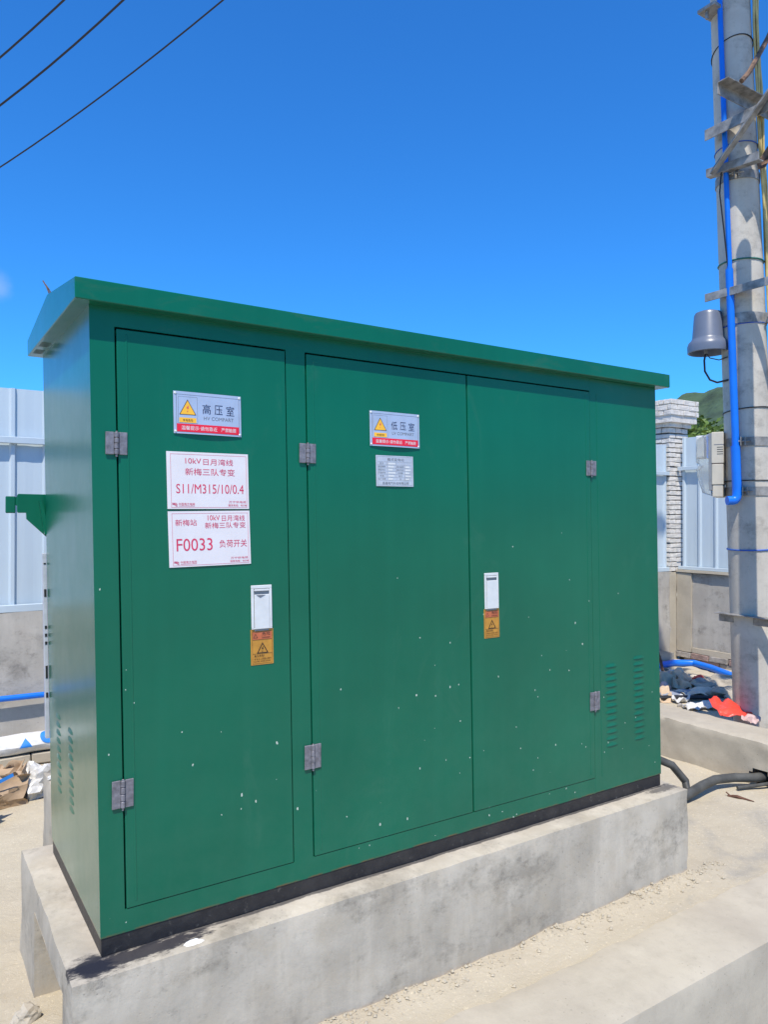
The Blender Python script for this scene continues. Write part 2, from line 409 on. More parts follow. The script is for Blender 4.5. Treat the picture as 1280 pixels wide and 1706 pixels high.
M['sack'] = simple('woven_sack', (0.68, 0.67, 0.63), 0.6, 0.1, 30, 0.3, 0.003)
M['sack_blue'] = simple('sack_print', (0.02, 0.22, 0.66), 0.6, 0.1, 30, 0)
M['red_bag'] = simple('red_plastic', (0.85, 0.07, 0.04), 0.35, 0.06, 9, 0.4, 0.01)
M['blue_cloth'] = simple('blue_cloth', (0.24, 0.27, 0.33), 0.8, 0.15, 14, 0.4, 0.006)
M['rag'] = simple('grey_rag', (0.62, 0.54, 0.42), 0.85, 0.15, 10, 0.4, 0.006)
M['pink'] = simple('pale_wrapper', (0.58, 0.40, 0.36), 0.6, 0.12, 10, 0.3, 0.006)
M['soil'] = simple('clod', (0.40, 0.35, 0.27), 0.95, 0.25, 12, 0.8, 0.012)
M['twig'] = simple('dry_twig', (0.14, 0.065, 0.04), 0.9, 0.3, 30, 0.4, 0.003)
M['horn'] = simple('grey_paint', (0.13, 0.155, 0.205), 0.35, 0.06, 8, 0.05)
M['beige'] = simple('beige_plastic', (0.56, 0.51, 0.40), 0.5, 0.06, 12, 0.05)
def make_clear():
    n = NT('clear_polycarbonate'); n.color((0.78, 0.80, 0.76)); n.rough(0.15)
    n.b.inputs['Transmission Weight'].default_value = 0.75; n.b.inputs['IOR'].default_value = 1.2
    return n.m
M['clear'] = make_clear()
M['bark'] = simple('bark', (0.12, 0.09, 0.065), 0.95, 0.3, 12, 0.6, 0.02)
def make_leaf(name, c):
    n = NT(name); p = n.pos()
    n.color(n.mix(n.ramp(n.noise(p, 3, 3), 0.35, 0.7), tuple(x*0.7 for x in c), tuple(x*1.3 for x in c)))
    n.rough(0.6); n.b.inputs['Subsurface Weight'].default_value = 0.0
    return n.m
M['leaf1'] = make_leaf('leaf_bright', (0.12, 0.19, 0.03)); M['leaf2'] = make_leaf('leaf_dark', (0.07, 0.13, 0.028))
M['mountain'] = simple('forest_slope', (0.055, 0.095, 0.045), 0.95, 0.35, 0.02, 0.8, 8.0, bscale=0.08)

# ------------------------------------------------------------------ ground
def smooth(a, b, x):
    t = max(0.0, min(1.0, (x-a)/(b-a))); return t*t*(3-2*t)
G0 = -0.398
def gz(x, y):
    z = G0
    if y < -0.5: return -0.76 + 0.012*nz(x, y, 0, 1.3, 4)
    z += 0.12*smooth(4.28, 4.7, x)*(1-smooth(5.7, 6.6, x))
    d = 0.014*nz(x, y, 0, 1.1, 3) + 0.009*nz(x, y, 0, 6, 8)
    if x > 4.5: d += 0.02*nz(x, y, 0, 3, 5)
    # loose crumbs banked against the foot of the slab
    if -0.45 < y < -0.10 and -0.2 < x < 2.9:
        d += 0.012*max(0, 1-(-0.09-y)/0.14)*(0.7+nz(x, y, 0, 9, 2))
    return z + d*0.8
def axis(fine0, fine1, step, far):
    a = [fine0]
    while a[-1] < fine1-1e-6: a.append(a[-1]+step)
    s = step; hi = []
    x = a[-1]
    while x < far: s *= 1.45; x += s; hi.append(x)
    s = step; x = a[0]; lo = []
    while x > -far: s *= 1.45; x -= s; lo.append(x)
    return lo[::-1] + a + hi
gx = axis(-1.4, 7.4, 0.05, 9000); gy = axis(-1.0, 3.4, 0.04, 9000)
vs = [(x, y, gz(x, y)) for y in gy for x in gx]
n = len(gx)
fs = [(j*n+i, j*n+i+1, (j+1)*n+i+1, (j+1)*n+i) for j in range(len(gy)-1) for i in range(n-1)]
g = MB(); g.v = vs; g.f = fs
tag(g.build('ground', M['ground'], origin=(0, 0, G0), fix=False, smooth=True), kind='structure')

# distant forested ridges
def ridge(name, dist, prof, seed, rough_h):
    mb = MB(); rows = 14; az0, az1 = radians(5), radians(80); cols = 260
    vs = []
    for j in range(rows+1):
        t = j/rows
        for i in range(cols+1):
            a = az0+(az1-az0)*i/cols
            d = dist*(1-0.45*(1-t))
            h = prof(a)*dist*t**0.8
            x, y = CAM.x+d*sin(a), CAM.y+d*cos(a)
            h += rough_h*(nz(x, y, 0, 9/dist, seed)*1.2 + 0.35*nz(x, y, 0, 60/dist, seed+3))*(0.15+t)
            vs.append((x, y, -0.5 + max(-1, h)))
    n = cols+1
    # back slope so that the ridge is a solid hill
    for i in range(cols+1):
        a = az0+(az1-az0)*i/cols; d = dist*1.5
        vs.append((CAM.x+d*sin(a), CAM.y+d*cos(a), -1.5))
    fs = [(j*n+i, j*n+i+1, (j+1)*n+i+1, (j+1)*n+i) for j in range(rows+1) for i in range(cols)]
    mb.v = vs; mb.f = fs
    tag(mb.build(name, M['mountain'], origin=(CAM.x, CAM.y, -0.5), smooth=True, fix=False), kind='structure')
def pa(px): return YAW + math.atan((px-640)/1244.0)
def prof_near(a):
    px = 640+1244*math.tan(a-YAW)
    y = 853-(188*smooth(700, 1150, px) + 17*smooth(1150, 1215, px) + 40*smooth(1215, 1500, px))
    return (853-y)/sqrt(1244**2+(px-640)**2)
def prof_far(a):
    px = 640+1244*math.tan(a-YAW)
    return (190*smooth(500, 1080, px)*(1-0.25*smooth(1100, 1400, px)))/sqrt(1244**2+(px-640)**2)
ridge('mountain', 1100, prof_near, 2, 16)
ridge('mountain', 2600, prof_far, 12, 30)

# ------------------------------------------------------------------ concrete base and kerbs
slab = MB()
NY0, NY1, NZ1 = 0.03, 0.585, -0.085
sx0, sx1, sy0, sy1 = -0.10, 2.715, -0.10, 0.94
rough_box(slab, sx0, sx1, sy0, sy1, G0-0.05, 0.0, 0.045, 0.002, 0.0075, seed=3, chip=0.006,
          skip=lambda x, y, z: abs(x-sx0) < 1e-6 and NY0 < y < NY1 and z < NZ1)
# cable opening in the short side: jambs, lintel, inner back
ny = [sy0+(sy1-sy0)*i/round((sy1-sy0)/0.045) for i in range(int(round((sy1-sy0)/0.045))+1)]
ny0 = min(y for y in ny if y+0.0225 > NY0); ny1 = max(y for y in ny if y-0.0225 < NY1)
zz = [G0-0.05+(0.05-G0)*i/round((0.05-G0)/0.045) for i in range(int(round((0.05-G0)/0.045))+1)]
nzt = max(z for z in zz if z-0.0225 < NZ1)
DI = 0.42
nb = -0.6
da = db_ = 0.30
slab.add([(sx0, ny0, nb), (sx0+da, ny0, nb), (sx0+da, ny0, nzt), (sx0, ny0, nzt)], [(0, 1, 2, 3)])
slab.add([(sx0, ny1, nb), (sx0+db_, ny1, nb), (sx0+db_, ny1, nzt), (sx0, ny1, nzt)], [(3, 2, 1, 0)])
slab.add([(sx0, ny0, nzt), (sx0+da, ny0, nzt), (sx0+db_, ny1, nzt), (sx0, ny1, nzt)], [(3, 2, 1, 0)])
slab.add([(sx0+da, ny0, nb), (sx0+db_, ny1, nb), (sx0+db_, ny1, nzt), (sx0+da, ny0, nzt)], [(0, 1, 2, 3)])
o = slab.build('concrete_slab', M['slab'], smooth=True, fixn=False)
tag(o, 'weathered grey concrete base under the green cabinet, tar smeared on its ledge', 'concrete base')

k = MB()
rough_box(k, -1.2, 6.2, -0.667, -0.325, -0.85, -0.378, 0.05, 0.003, 0.012, seed=21, chip=0.008)
tag(k.build('kerb', M['kerb'], smooth=True), 'low sand-coloured concrete kerb running along in front of the cabinet base', 'kerb')
HY0, HY1, HZ0, HZ1 = 0.27, 0.41, -0.40, -0.30
def inhole(y, z): return ((y-0.345)/0.075)**2 + ((z+0.345)/0.05)**2 < 1.0
k = MB()
rough_box(k, 4.11, 4.45, -0.32, 4.3-1.02, -0.50, -0.118, 0.025, 0.004, 0.012, seed=33, chip=0.008,
          skip=lambda x, y, z: abs(x-4.11) < 1e-6 and inhole(y, z))
k.box(4.125, 4.30, HY0-0.03, HY1+0.03, -0.44, -0.285); k.f = k.f[:-6] + [f for i, f in enumerate(k.f[-6:]) if i != 4]
tag(k.build('kerb', M['kerb'], smooth=True, fixn=False), 'tall concrete kerb beside the litter heap, black cable going into its broken hole', 'kerb')

o = MB(); rough_box(o, 0.022, 0.24, 1.02, 1.26, G0-0.03, 0.20, 0.04, 0.004, 0.012, seed=41)
tag(o.build('concrete_block', M['slab'], smooth=True), 'narrow upright concrete block behind the cabinet with white film on top', 'block')

# ------------------------------------------------------------------ cabinet
W, D, HP = 2.639, 0.8383, 0.0568
OF, OS, ZR, HF, HG, ZT, ZB = 0.0497, 0.0478, 1.95, 0.0624, 0.065, 1.8938, 0.1253
D1L, D1R, D2L, DM, D3R = 0.0732, 0.6414, 0.7169, 1.4428, 2.1658
LX = -0.0202
def SH(v): return Vector((v[0]+LX*v[2], v[1], v[2]))
cab = empty('transformer_cabinet', (W/2, D/2, 0), 'large green metal transformer cabinet with overhanging gable roof and three doors', 'electrical cabinet')
MB().box(0.003, W-0.003, 0.003, D-0.003, 0.0, HP).build('plinth', M['plinth'], cab, map=SH, bevel=0.002)
MB().box(0.02, W-0.02, 0.034, 0.05, HP, ZR).box(0.034, 0.05, 0.05, D-0.02, HP, ZR).build('dark_backing', M['dark'], cab, map=SH)  # near-black sheets behind the panels stand in for shade in the door gaps
G = 0.0045
f_ = MB()
f_.box(0.0, D1L-0.001, 0.0, 0.032, HP, ZR)
f_.box(D1R+0.001, D2L-0.001, 0.0, 0.032, HP, ZR)
f_.box(D1L-0.001, D1R+0.001, 0.0, 0.032, ZT, ZR); f_.box(D1L-0.001, D1R+0.001, 0.0, 0.032, HP, ZB)
f_.box(D2L-0.001, D3R+0.001, 0.0, 0.032, ZT, ZR); f_.box(D2L-0.001, D3R+0.001, 0.0, 0.032, HP, ZB)
f_.build('front_frame', M['green'], cab, map=SH)
fp = MB().box(D3R+0.001, W, 0.0, 0.032, HP, ZR).build('fixed_panel', M['green'], cab, map=SH, bevel=0.0015)
sp_ = MB().box(0.0, 0.032, 0.0325, D, HP, ZR).build('side_panel', M['green'], cab, map=SH)
MB().box(W-0.032, W, 0.0325, D, HP, ZR).build('side_panel', M['green'], cab, map=SH)
MB().box(0.0325, W-0.0325, D-0.02, D-0.001, HP, ZR).build('back_panel', M['green'], cab, map=SH)
doors = []
for a, b in ((D1L, D1R), (D2L, DM), (DM, D3R)):
    ga = G*0.6 if a == DM else G*0.6; gb = G*0.5
    d = MB().box(a+ga+0.0016, b-gb-0.0006, -0.002, 0.028, ZB+0.0022, ZT-G-0.0014)
    doors.append(d.build('door', M['green'], cab, map=SH, bevel=0.0022, seg=2))
# shallow pressed fold beside each hinge edge
for i, (x, dr) in enumerate(((D1L+0.033, doors[0]), (D2L+0.030, doors[1]), (D3R-0.028, doors[2]))):
    MB().box(x-0.003, x+0.003, -0.0034, 0.0, ZB+0.02, ZT-0.02).build('pressed_fold', M['green'], dr, map=SH, bevel=0.0012)
MB().box(D3R+0.045, D3R+0.051, -0.0016, 0.002, ZB, ZT-0.01).build('pressed_fold', M['green'], fp, map=SH, bevel=0.0012)
# roof
prof = [(-OF, ZR), (D+OF, ZR), (D+OF, ZR+HF), (D/2, ZR+HF+HG), (-OF, ZR+HF)]
roof = MB().prism(prof, lambda p, x: (x, p[0], p[1]), -OS, W+OS).build('roof', M['green'], cab, map=SH, bevel=0.0025)
for yv in (0.60, 0.74):
    vb = MB()
    for i in range(5): vb.box(-OS+0.008, -0.008, yv+i*0.017, yv+i*0.017+0.0018, ZR-0.0012, ZR+0.004)
    vb.build('soffit_vent', M['ink_grey'], roof, map=SH)
for (dx, hh) in ((0.0, 0.062), (0.008, 0.050)):
    pth = [SH((-0.035+dx+t*t*(-0.022), 0.44, ZR+HF+HG-0.012+hh*t)) for t in (0, 0.35, 0.7, 1.0)]
    MB().tube(pth, 0.0022, 6).build('wire_end', M['rust'], roof)
# hinges
def hinge_mesh(h):
    mb = MB(); w = 0.032
    mb.box(-w, -0.007, -0.0055, 0.0, -h/2, h/2); mb.box(0.007, w, -0.0055, 0.0, -h/2, h/2)
    nk = 4; kh = h/nk
    for i in range(nk):
        z0 = -h/2+i*kh
        mb.lathe([(0.0072, z0+0.0008), (0.0072, z0+kh-0.0008)], (0, -0.0058, 0), 10)
        if i % 2 == 0: mb.box(0.0, 0.0075, -0.0055, -0.001, z0+0.001, z0+kh-0.001)
        else: mb.box(-0.0075, 0.0, -0.0055, -0.001, z0+0.001, z0+kh-0.001)
    mb.lathe([(0.004, -h/2-0.007), (0.004, h/2+0.003)], (0, -0.0058, 0), 8)
    ob = mb.build('hinge', M['zinc'], None, origin=(0, 0, 0), bevel=0.0012)
    me = ob.data; bpy.data.objects.remove(ob); return me
hu, hl = hinge_mesh(0.068), hinge_mesh(0.084)
for x in (0.0712, 0.7185, 2.166):
    link('hinge', hu, cab, SH((x, -0.0022, 1.540))); link('hinge', hl, cab, SH((x, -0.0022, 0.479)))
# louvres
def louvre_mesh(wd, mat, name):
    mb = MB(); n_ = 7; h = 0.015
    prof_ = [(0.0, h), (-0.0008, h*0.75), (-0.0026, h*0.3), (-0.0036, 0.0), (-0.0030, 0.0), (0.0, 0.0015)]
    vs = []; fs = []; m_ = len(prof_)
    for i in range(n_):
        t = -1+2*i/(n_-1); k_ = max(0.02, 1-abs(t)**4)
        vs += [(t*wd/2, p[0]*k_, p[1]*(0.35+0.65*k_)) for p in prof_]
    for i in range(n_-1):
        for j in range(m_-1): fs.append((i*m_+j, i*m_+j+1, (i+1)*m_+j+1, (i+1)*m_+j))
    mb.add(vs, fs)
    ob = mb.build(name, mat, None, origin=(0, 0, 0), smooth=True); me = ob.data; bpy.data.objects.remove(ob); return me
lm = louvre_mesh(0.082, M['green'], 'louvre')
for i in range(13):
    link('louvre', lm, fp, SH((2.285, -0.0005, 0.622-i*0.0305)))
for i in range(14):
    link('louvre', lm, fp, SH((2.481, -0.0005, 0.640-i*0.0295)))
for cy in (0.645, 0.415):
    for i in range(10):
        z = 0.575-i*0.030
        lo = link('louvre', lm, sp_, SH((-0.0005, cy, z)))
        lo.rotation_euler = (0, 0, -pi/2)
# lock escutcheons with danger stickers under them
def quadprism(mb, x0, x1, z0, z1, y0, y1): mb.box(x0, x1, y0, y1, z0, z1); return mb
TXT = {}
def text_mesh(s):
    if s in TXT: return TXT[s]
    cu = bpy.data.curves.new('t', 'FONT'); cu.body = s; cu.size = 1.0; cu.resolution_u = 3
    ob = bpy.data.objects.new('t', cu); COL.objects.link(ob)
    dg = bpy.context.evaluated_depsgraph_get(); dg.update()
    me = bpy.data.meshes.new_from_object(ob.evaluated_get(dg))
    v = [(p.co.x, p.co.y) for p in me.vertices]; f = [tuple(p.vertices) for p in me.polygons]
    bpy.data.objects.remove(ob); bpy.data.curves.remove(cu); bpy.data.meshes.remove(me)
    TXT[s] = (v, f); return TXT[s]
def put_text(mb, s, cx, cz, w, h, y=0.0):
    v, f = text_mesh(s)
    if not v: return mb
    x0, x1 = min(p[0] for p in v), max(p[0] for p in v); z0, z1 = min(p[1] for p in v), max(p[1] for p in v)
    sx, sz = w/max(1e-6, x1-x0), h/max(1e-6, z1-z0)
    mb.add([(cx+(p[0]-(x0+x1)/2)*sx, y, cz+(p[1]-(z0+z1)/2)*sz) for p in v], f); return mb
def rect(mb, x0, x1, z0, z1, y=0.0, nx=8):
    vs = [(x0+(x1-x0)*i/nx, y, z) for z in (z0, z1) for i in range(nx+1)]
    mb.add(vs, [(i, i+1, nx+2+i, nx+1+i) for i in range(nx)]); return mb
def frame(mb, x0, x1, z0, z1, t, y=0.0):
    rect(mb, x0, x1, z0, z0+t, y); rect(mb, x0, x1, z1-t, z1, y); rect(mb, x0, x0+t, z0+t, z1-t, y, 1); rect(mb, x1-t, x1, z0+t, z1-t, y, 1); return mb
def poly(mb, pts, y=0.0):
    mb.add([(p[0], y, p[1]) for p in pts], [tuple(range(len(pts)))]); return mb
def tri_ring(mb, cx, cz, s, t, y):
    h = s*0.866
    o_ = [(cx-s/2, cz-h/3), (cx+s/2, cz-h/3), (cx, cz+h*2/3)]; k_ = 1-t
    i_ = [(cx+(p[0]-cx)*k_, cz+(p[1]-cz)*k_) for p in o_]
    for a in range(3):
        b = (a+1) % 3; poly(mb, [o_[a], o_[b], i_[b], i_[a]], y)
    return mb
def bolt(mb, cx, cz, s, y):
    pts = [(0.15, 1.0), (-0.45, 0.05), (0.02, 0.12), (-0.15, -0.45), (0.45, 0.40), (0.0, 0.32), (0.35, 1.0)]
    poly(mb, [(cx+p[0]*s*0.5, cz+p[1]*s*0.5) for p in pts[::-1]], y)
    poly(mb, [(cx-0.15*s, cz-0.42*s), (cx-0.02*s, cz-0.62*s), (cx+0.06*s, cz-0.36*s)], y); return mb

for ii, x0 in enumerate((0.4975, 1.5175)):
    x1 = x0+0.0745; z0, z1 = 0.9415, 1.0885; y = -0.0025
    lk = MB().box(x0, x1, y-0.006, y, z0, z0+0.004).box(x0, x1, y-0.006, y, z1-0.011, z1).box(x0, x0+0.009, y-0.006, y, z0+0.004, z1-0.011).box(x1-0.009, x1, y-0.006, y, z0+0.004, z1-0.011)
    lk = lk.build('door_lock', M['white_plastic'], cab, map=SH, bevel=0.0012)
    MB().box(x0+0.009, x1-0.009, y-0.0015, y, z0+0.004, z1-0.011).build('lock_recess', M['grey_plastic'], lk, map=SH)
    MB().box(x0+0.0105, x1-0.0105, y-0.0075, y-0.0015, z1-0.019, z1-0.0125).build('lock_lip', M['white_plastic'], lk, map=SH, bevel=0.0008)
    fl = MB(); xa, xb = x0+0.0105, x1-0.0105; zt_ = z1-0.031
    if ii == 0: pts = [(xa, z0+0.001), (xb, z0+0.001), (xb, zt_), (xa+0.024, zt_-0.008), (xa+0.010, zt_)]
    else: pts = [(xa, z0+0.001), (xb, z0+0.001), (xb, zt_), (xa, zt_)]
    pts = [(xa, z0+0.001), (xb, z0+0.001), (xb, zt_), (xa, zt_)]
    fl.prism(pts, lambda p, yy: (p[0], yy, p[1]), y-0.0085, y-0.0015)
    fl.build('lock_flap', M['white_plastic'], lk, map=SH, bevel=0.001)
    if ii == 0:
        MB().prism([(xa+0.006, zt_-0.001), (xa+0.020, zt_-0.010), (xa+0.038, zt_-0.001)], lambda p, yy: (p[0], yy, p[1]), y-0.0098, y-0.0086).build('flap_notch', M['ink_grey'], lk, map=SH)
    MB().box(xa, xb-0.002, y-0.004, y, z0-0.006, z0+0.0).build('lock_shade_lip', M['grey_plastic'], lk, map=SH)
    # sticker
    a, b, c, d = x0-0.003, x1+0.004, 0.8215, 0.9405
    st = MB().box(a, b, -0.0037, -0.0022, c, d).build('danger_sticker', M['orange'], cab, map=SH)
    yy = -0.0043
    t = MB(); rect(t, a+0.006, b-0.005, d-0.034, d-0.009, yy, 1); t.build('danger_band', M['sticker_red'], st, map=SH, fix=False)
    t = MB(); cx = (a+b)/2
    tri_ring(t, cx+0.001, 0.872, 0.042, 0.22, yy-0.0004); bolt(t, cx+0.001, 0.874, 0.017, yy-0.0004)
    frame(t, a+0.005, b-0.004, c+0.004, d-0.007, 0.0008, yy-0.0002); rect(t, a+0.006, b-0.005, d-0.0355, d-0.0345, yy-0.0004, 1); rect(t, a+0.006, b-0.005, c+0.0365, c+0.0375, yy-0.0004, 1)
    tri_ring(t, a+0.017, d-0.024, 0.017, 0.25, yy-0.0004)
    put_text(t, '危险', b-0.026, d-0.0165, 0.030, 0.0105, yy-0.0004); put_text(t, 'DANGER', b-0.026, d-0.0285, 0.030, 0.0055, yy-0.0004)
    put_text(t, '高压危险!', a+0.029, c+0.0300, 0.036, 0.0085, yy-0.0004)
    put_text(t, '非专业人员禁止操作', cx+0.001, c+0.0195, 0.062, 0.0065, yy-0.0004); put_text(t, 'ELECTRIC SHOCK HAZARD', cx, c+0.0115, 0.062, 0.0045, yy-0.0004)
    t.build('sticker_print', M['ink_black'], st, map=SH, fix=False)
# rear: folded bracket and slotted rail past the corner
pts = [(-0.123, 1.402), (-0.118, 1.408), (-0.022, 1.407), (-0.010, 1.400), (-0.010, 1.232), (-0.090, 1.310), (-0.091, 1.334), (-0.120, 1.334), (-0.123, 1.339)]
br = MB().prism(pts, lambda p, y: (p[0]-LX*p[1]-0.002, y, p[1]), 0.872, 0.877).build('rear_bracket', M['green'], cab, map=SH, bevel=0.0012)
MB().box(-0.165, -0.130, 0.874, 0.879, 1.333, 1.398).box(-0.131, -0.122, 0.8745, 0.8785, 1.362, 1.396).build('bracket_tab', M['green'], br, map=lambda v: Vector((v[0]-0.0, v[1], v[2])), bevel=0.003)
MB().prism([(-0.05, 1.38), (-0.040, 1.38), (-0.012, 1.262), (-0.012, 1.248), (-0.03, 1.25)], lambda p, y: (p[0], y, p[1]), 0.840, 0.8715).build('bracket_gusset', M['green'], br)
rl = MB().box(-0.014, 0.0, 0.842, 0.866, 0.45, 1.175).build('rear_door_edge', M['alu_name'], cab, map=SH, bevel=0.001)  # pale metal colour puts a grey reflection into this edge
for z, h in ((1.135, 0.006), (1.02, 0.03), (0.886, 0.012), (0.855, 0.012), (0.824, 0.012), (0.71, 0.05), (0.62, 0.02)):
    MB().box(-0.011, -0.003, 0.8405, 0.8418, z-h/2, z+h/2).build('slot', M['dark'], rl, map=SH)

# ------------------------------------------------------------------ signs
def sign(name, label, cat, x0, x1, z0, z1, mat, tilt=0.0, bulge=0.0, th=0.0014, group=None, base=-0.0034):
    s = empty(name, SH(((x0+x1)/2, base, z0)), label, cat, group)
    cx, cz = (x0+x1)/2, (z0+z1)/2
    def mp(v):
        dx, dz = v[0]-cx, v[2]-cz
        u_ = 2*dx/(x1-x0)
        x = cx + dx*cos(tilt) - dz*sin(tilt); z = cz + dx*sin(tilt) + dz*cos(tilt)
        return SH((x, base + v[1] - bulge*(1-u_*u_)*(0.6-0.8*dz/(z1-z0)), z))
    p = MB(); nx = 14
    vs = [(x0+(x1-x0)*i/nx, y, z0+(z1-z0)*j/2) for y in (-th, 0) for j in range(3) for i in range(nx+1)]
    k_ = nx+1; q = 3*k_
    fs = []
    for j in range(2):
        for i in range(nx):
            a = j*k_+i; fs.append((a, a+1, a+k_+1, a+k_)); a += q; fs.append((a, a+k_, a+k_+1, a+1))
    for i in range(nx): fs.append((i, i+q, i+1+q, i+1)); a = 2*k_+i; fs.append((a, a+1, a+1+q, a+q))
    for j in range(2): a = j*k_; fs.append((a, a+k_, a+k_+q, a+q)); a += nx; fs.append((a, a+q, a+k_+q, a+k_))
    p.add(vs, fs); p.build('plate', mat, s, map=mp)
    return s, mp, -th
def label_sign(label, big, small, x0, x1, z0, z1):
    s, mp, y = sign('compartment_sign', label, 'sign', x0, x1, z0, z1, M['alu'], bulge=0.005, base=-0.0042)
    L = []
    w, h = x1-x0, z1-z0
    X = lambda u_: x0+u_*w
    Z = lambda v_: z1-v_*h
    e = y-0.0005; e2 = y-0.0009
    t = MB(); rect(t, X(0.045), X(0.965), Z(0.955), Z(0.765), e); t.build('red_band', M['ink_band'], s, map=mp, fix=False)
    t = MB(); put_text(t, '温馨提示·请勿靠近', X(0.365), Z(0.86), w*0.52, h*0.098, e2); put_text(t, '严禁触摸', X(0.80), Z(0.86), w*0.23, h*0.098, e2); t.build('band_lettering', M['ink_pale'], s, map=mp, fix=False)
    t = MB(); poly(t, [(X(0.085), Z(0.545)), (X(0.315), Z(0.545)), (X(0.200), Z(0.195))], e); rect(t, X(0.080), X(0.320), Z(0.735), Z(0.620), e); t.build('warning_triangle', M['yellow'], s, map=mp, fix=False)
    t = MB(); o_ = [(X(0.080), Z(0.550)), (X(0.320), Z(0.550)), (X(0.200), Z(0.185))]; cx, cz = X(0.2), Z(0.43)
    i_ = [(cx+(p[0]-cx)*0.9, cz+(p[1]-cz)*0.9) for p in o_]
    for a in range(3): poly(t, [o_[a], o_[(a+1) % 3], i_[(a+1) % 3], i_[a]], e2)
    put_text(t, '有电危险', X(0.20), Z(0.678), w*0.145, h*0.062, e2)
    frame(t, X(0.040), X(0.968), Z(0.960), Z(0.070), 0.0007, e); frame(t, X(0.065), X(0.340), Z(0.750), Z(0.120), 0.0005, e)
    t.build('border_print', M['ink_black'], s, map=mp, fix=False)
    t = MB(); bolt(t, X(0.2), Z(0.40), h*0.14, e2); t.build('bolt_mark', M['ink_red'], s, map=mp, fix=False)
    t = MB()
    for i, ch in enumerate(big): put_text(t, ch, X(0.475+i*0.178), Z(0.385), w*0.122, h*0.235, e)
    t.build('title_lettering', M['ink_navy'], s, map=mp, fix=False)
    t = MB(); put_text(t, small, X(0.655), Z(0.605), w*0.45, h*0.085, e); t.build('subtitle_lettering', M['ink_grey'], s, map=mp, fix=False)
    for u_, v_ in ((0.025, 0.05), (0.975, 0.05), (0.025, 0.95), (0.975, 0.95)):
        c = mp(Vector((X(u_), y, Z(v_))))
        MB().lathe([(0.0042, 0), (0.0042, 0.001), (0.002, 0.0028)], (0, 0, 0), 10).build('rivet', M['white_plastic'], s, map=lambda v: c + Vector((v[0], -v[2], v[1])))
    return s
label_sign('silver sign reading 高压室 HV COMPART above two white notices', '高压室', 'HV COMPART', 0.247, 0.473, 1.582, 1.716)
label_sign('silver sign reading 低压室 LV COMPART above a small rating plate', '低压室', 'LV COMPART', 0.977, 1.202, 1.581, 1.711)

s, mp, y = sign('rating_plate', 'small grey metal rating plate with a table below the LV sign', 'nameplate', 1.002, 1.1705, 1.433, 1.548, M['alu_name'], tilt=0.006, bulge=0.002)
t = MB(); e = y-0.0005
x0, x1, z0, z1 = 1.002, 1.1705, 1.433, 1.548
frame(t, x0+0.006, x1-0.005, z0+0.004, z1-0.004, 0.0005, e)
for i in range(7): rect(t, x0+0.008, x1-0.008, z1-0.024-i*0.0115, z1-0.0235-i*0.0115, e-0.0002)
for u_ in (0.29, 0.53, 0.76): rect(t, x0+u_*0.168, x0+u_*0.168+0.0005, z0+0.022, z1-0.024, e-0.0002, 1)
put_text(t, '箱式变电站', (x0+x1)/2+0.004, z1-0.0145, 0.075, 0.0115, e)
put_text(t, '昌鑫电气科技有限公司', (x0+x1)/2+0.002, z0+0.0115, 0.118, 0.0105, e)
rows = (('型 号', '', '', ''), ('额定容量', '', '额定频率', ''), ('额定电压', '', '额定电流', ''), ('产品代号', '', '总重量', ''), ('标 准', '', '编 号', ''), ('出厂日期', '', '年', '月'))
for i, rw in enumerate(rows):
    for j, tx in enumerate(rw):
        if tx: put_text(t, tx, x0+(0.025, 0.07, 0.108, 0.147)[j], z1-0.030-i*0.0115, 0.008*len(tx.replace(' ', '')), 0.0065, e)
t.build('plate_lettering', M['ink_grey'], s, map=mp, fix=False)
for i in range(6):
    t = MB(); rect(t, x0+0.053, x0+0.085-0.006*(i % 3), z1-0.0335-i*0.0115, z1-0.0265-i*0.0115, e); t.build('engraved_field', M['white_plastic'], s, map=mp, fix=False)
    if i:
        t = MB(); rect(t, x0+0.131, x0+0.155-0.005*(i % 2), z1-0.0335-i*0.0115, z1-0.0265-i*0.0115, e); t.build('engraved_field', M['white_plastic'], s, map=mp, fix=False)

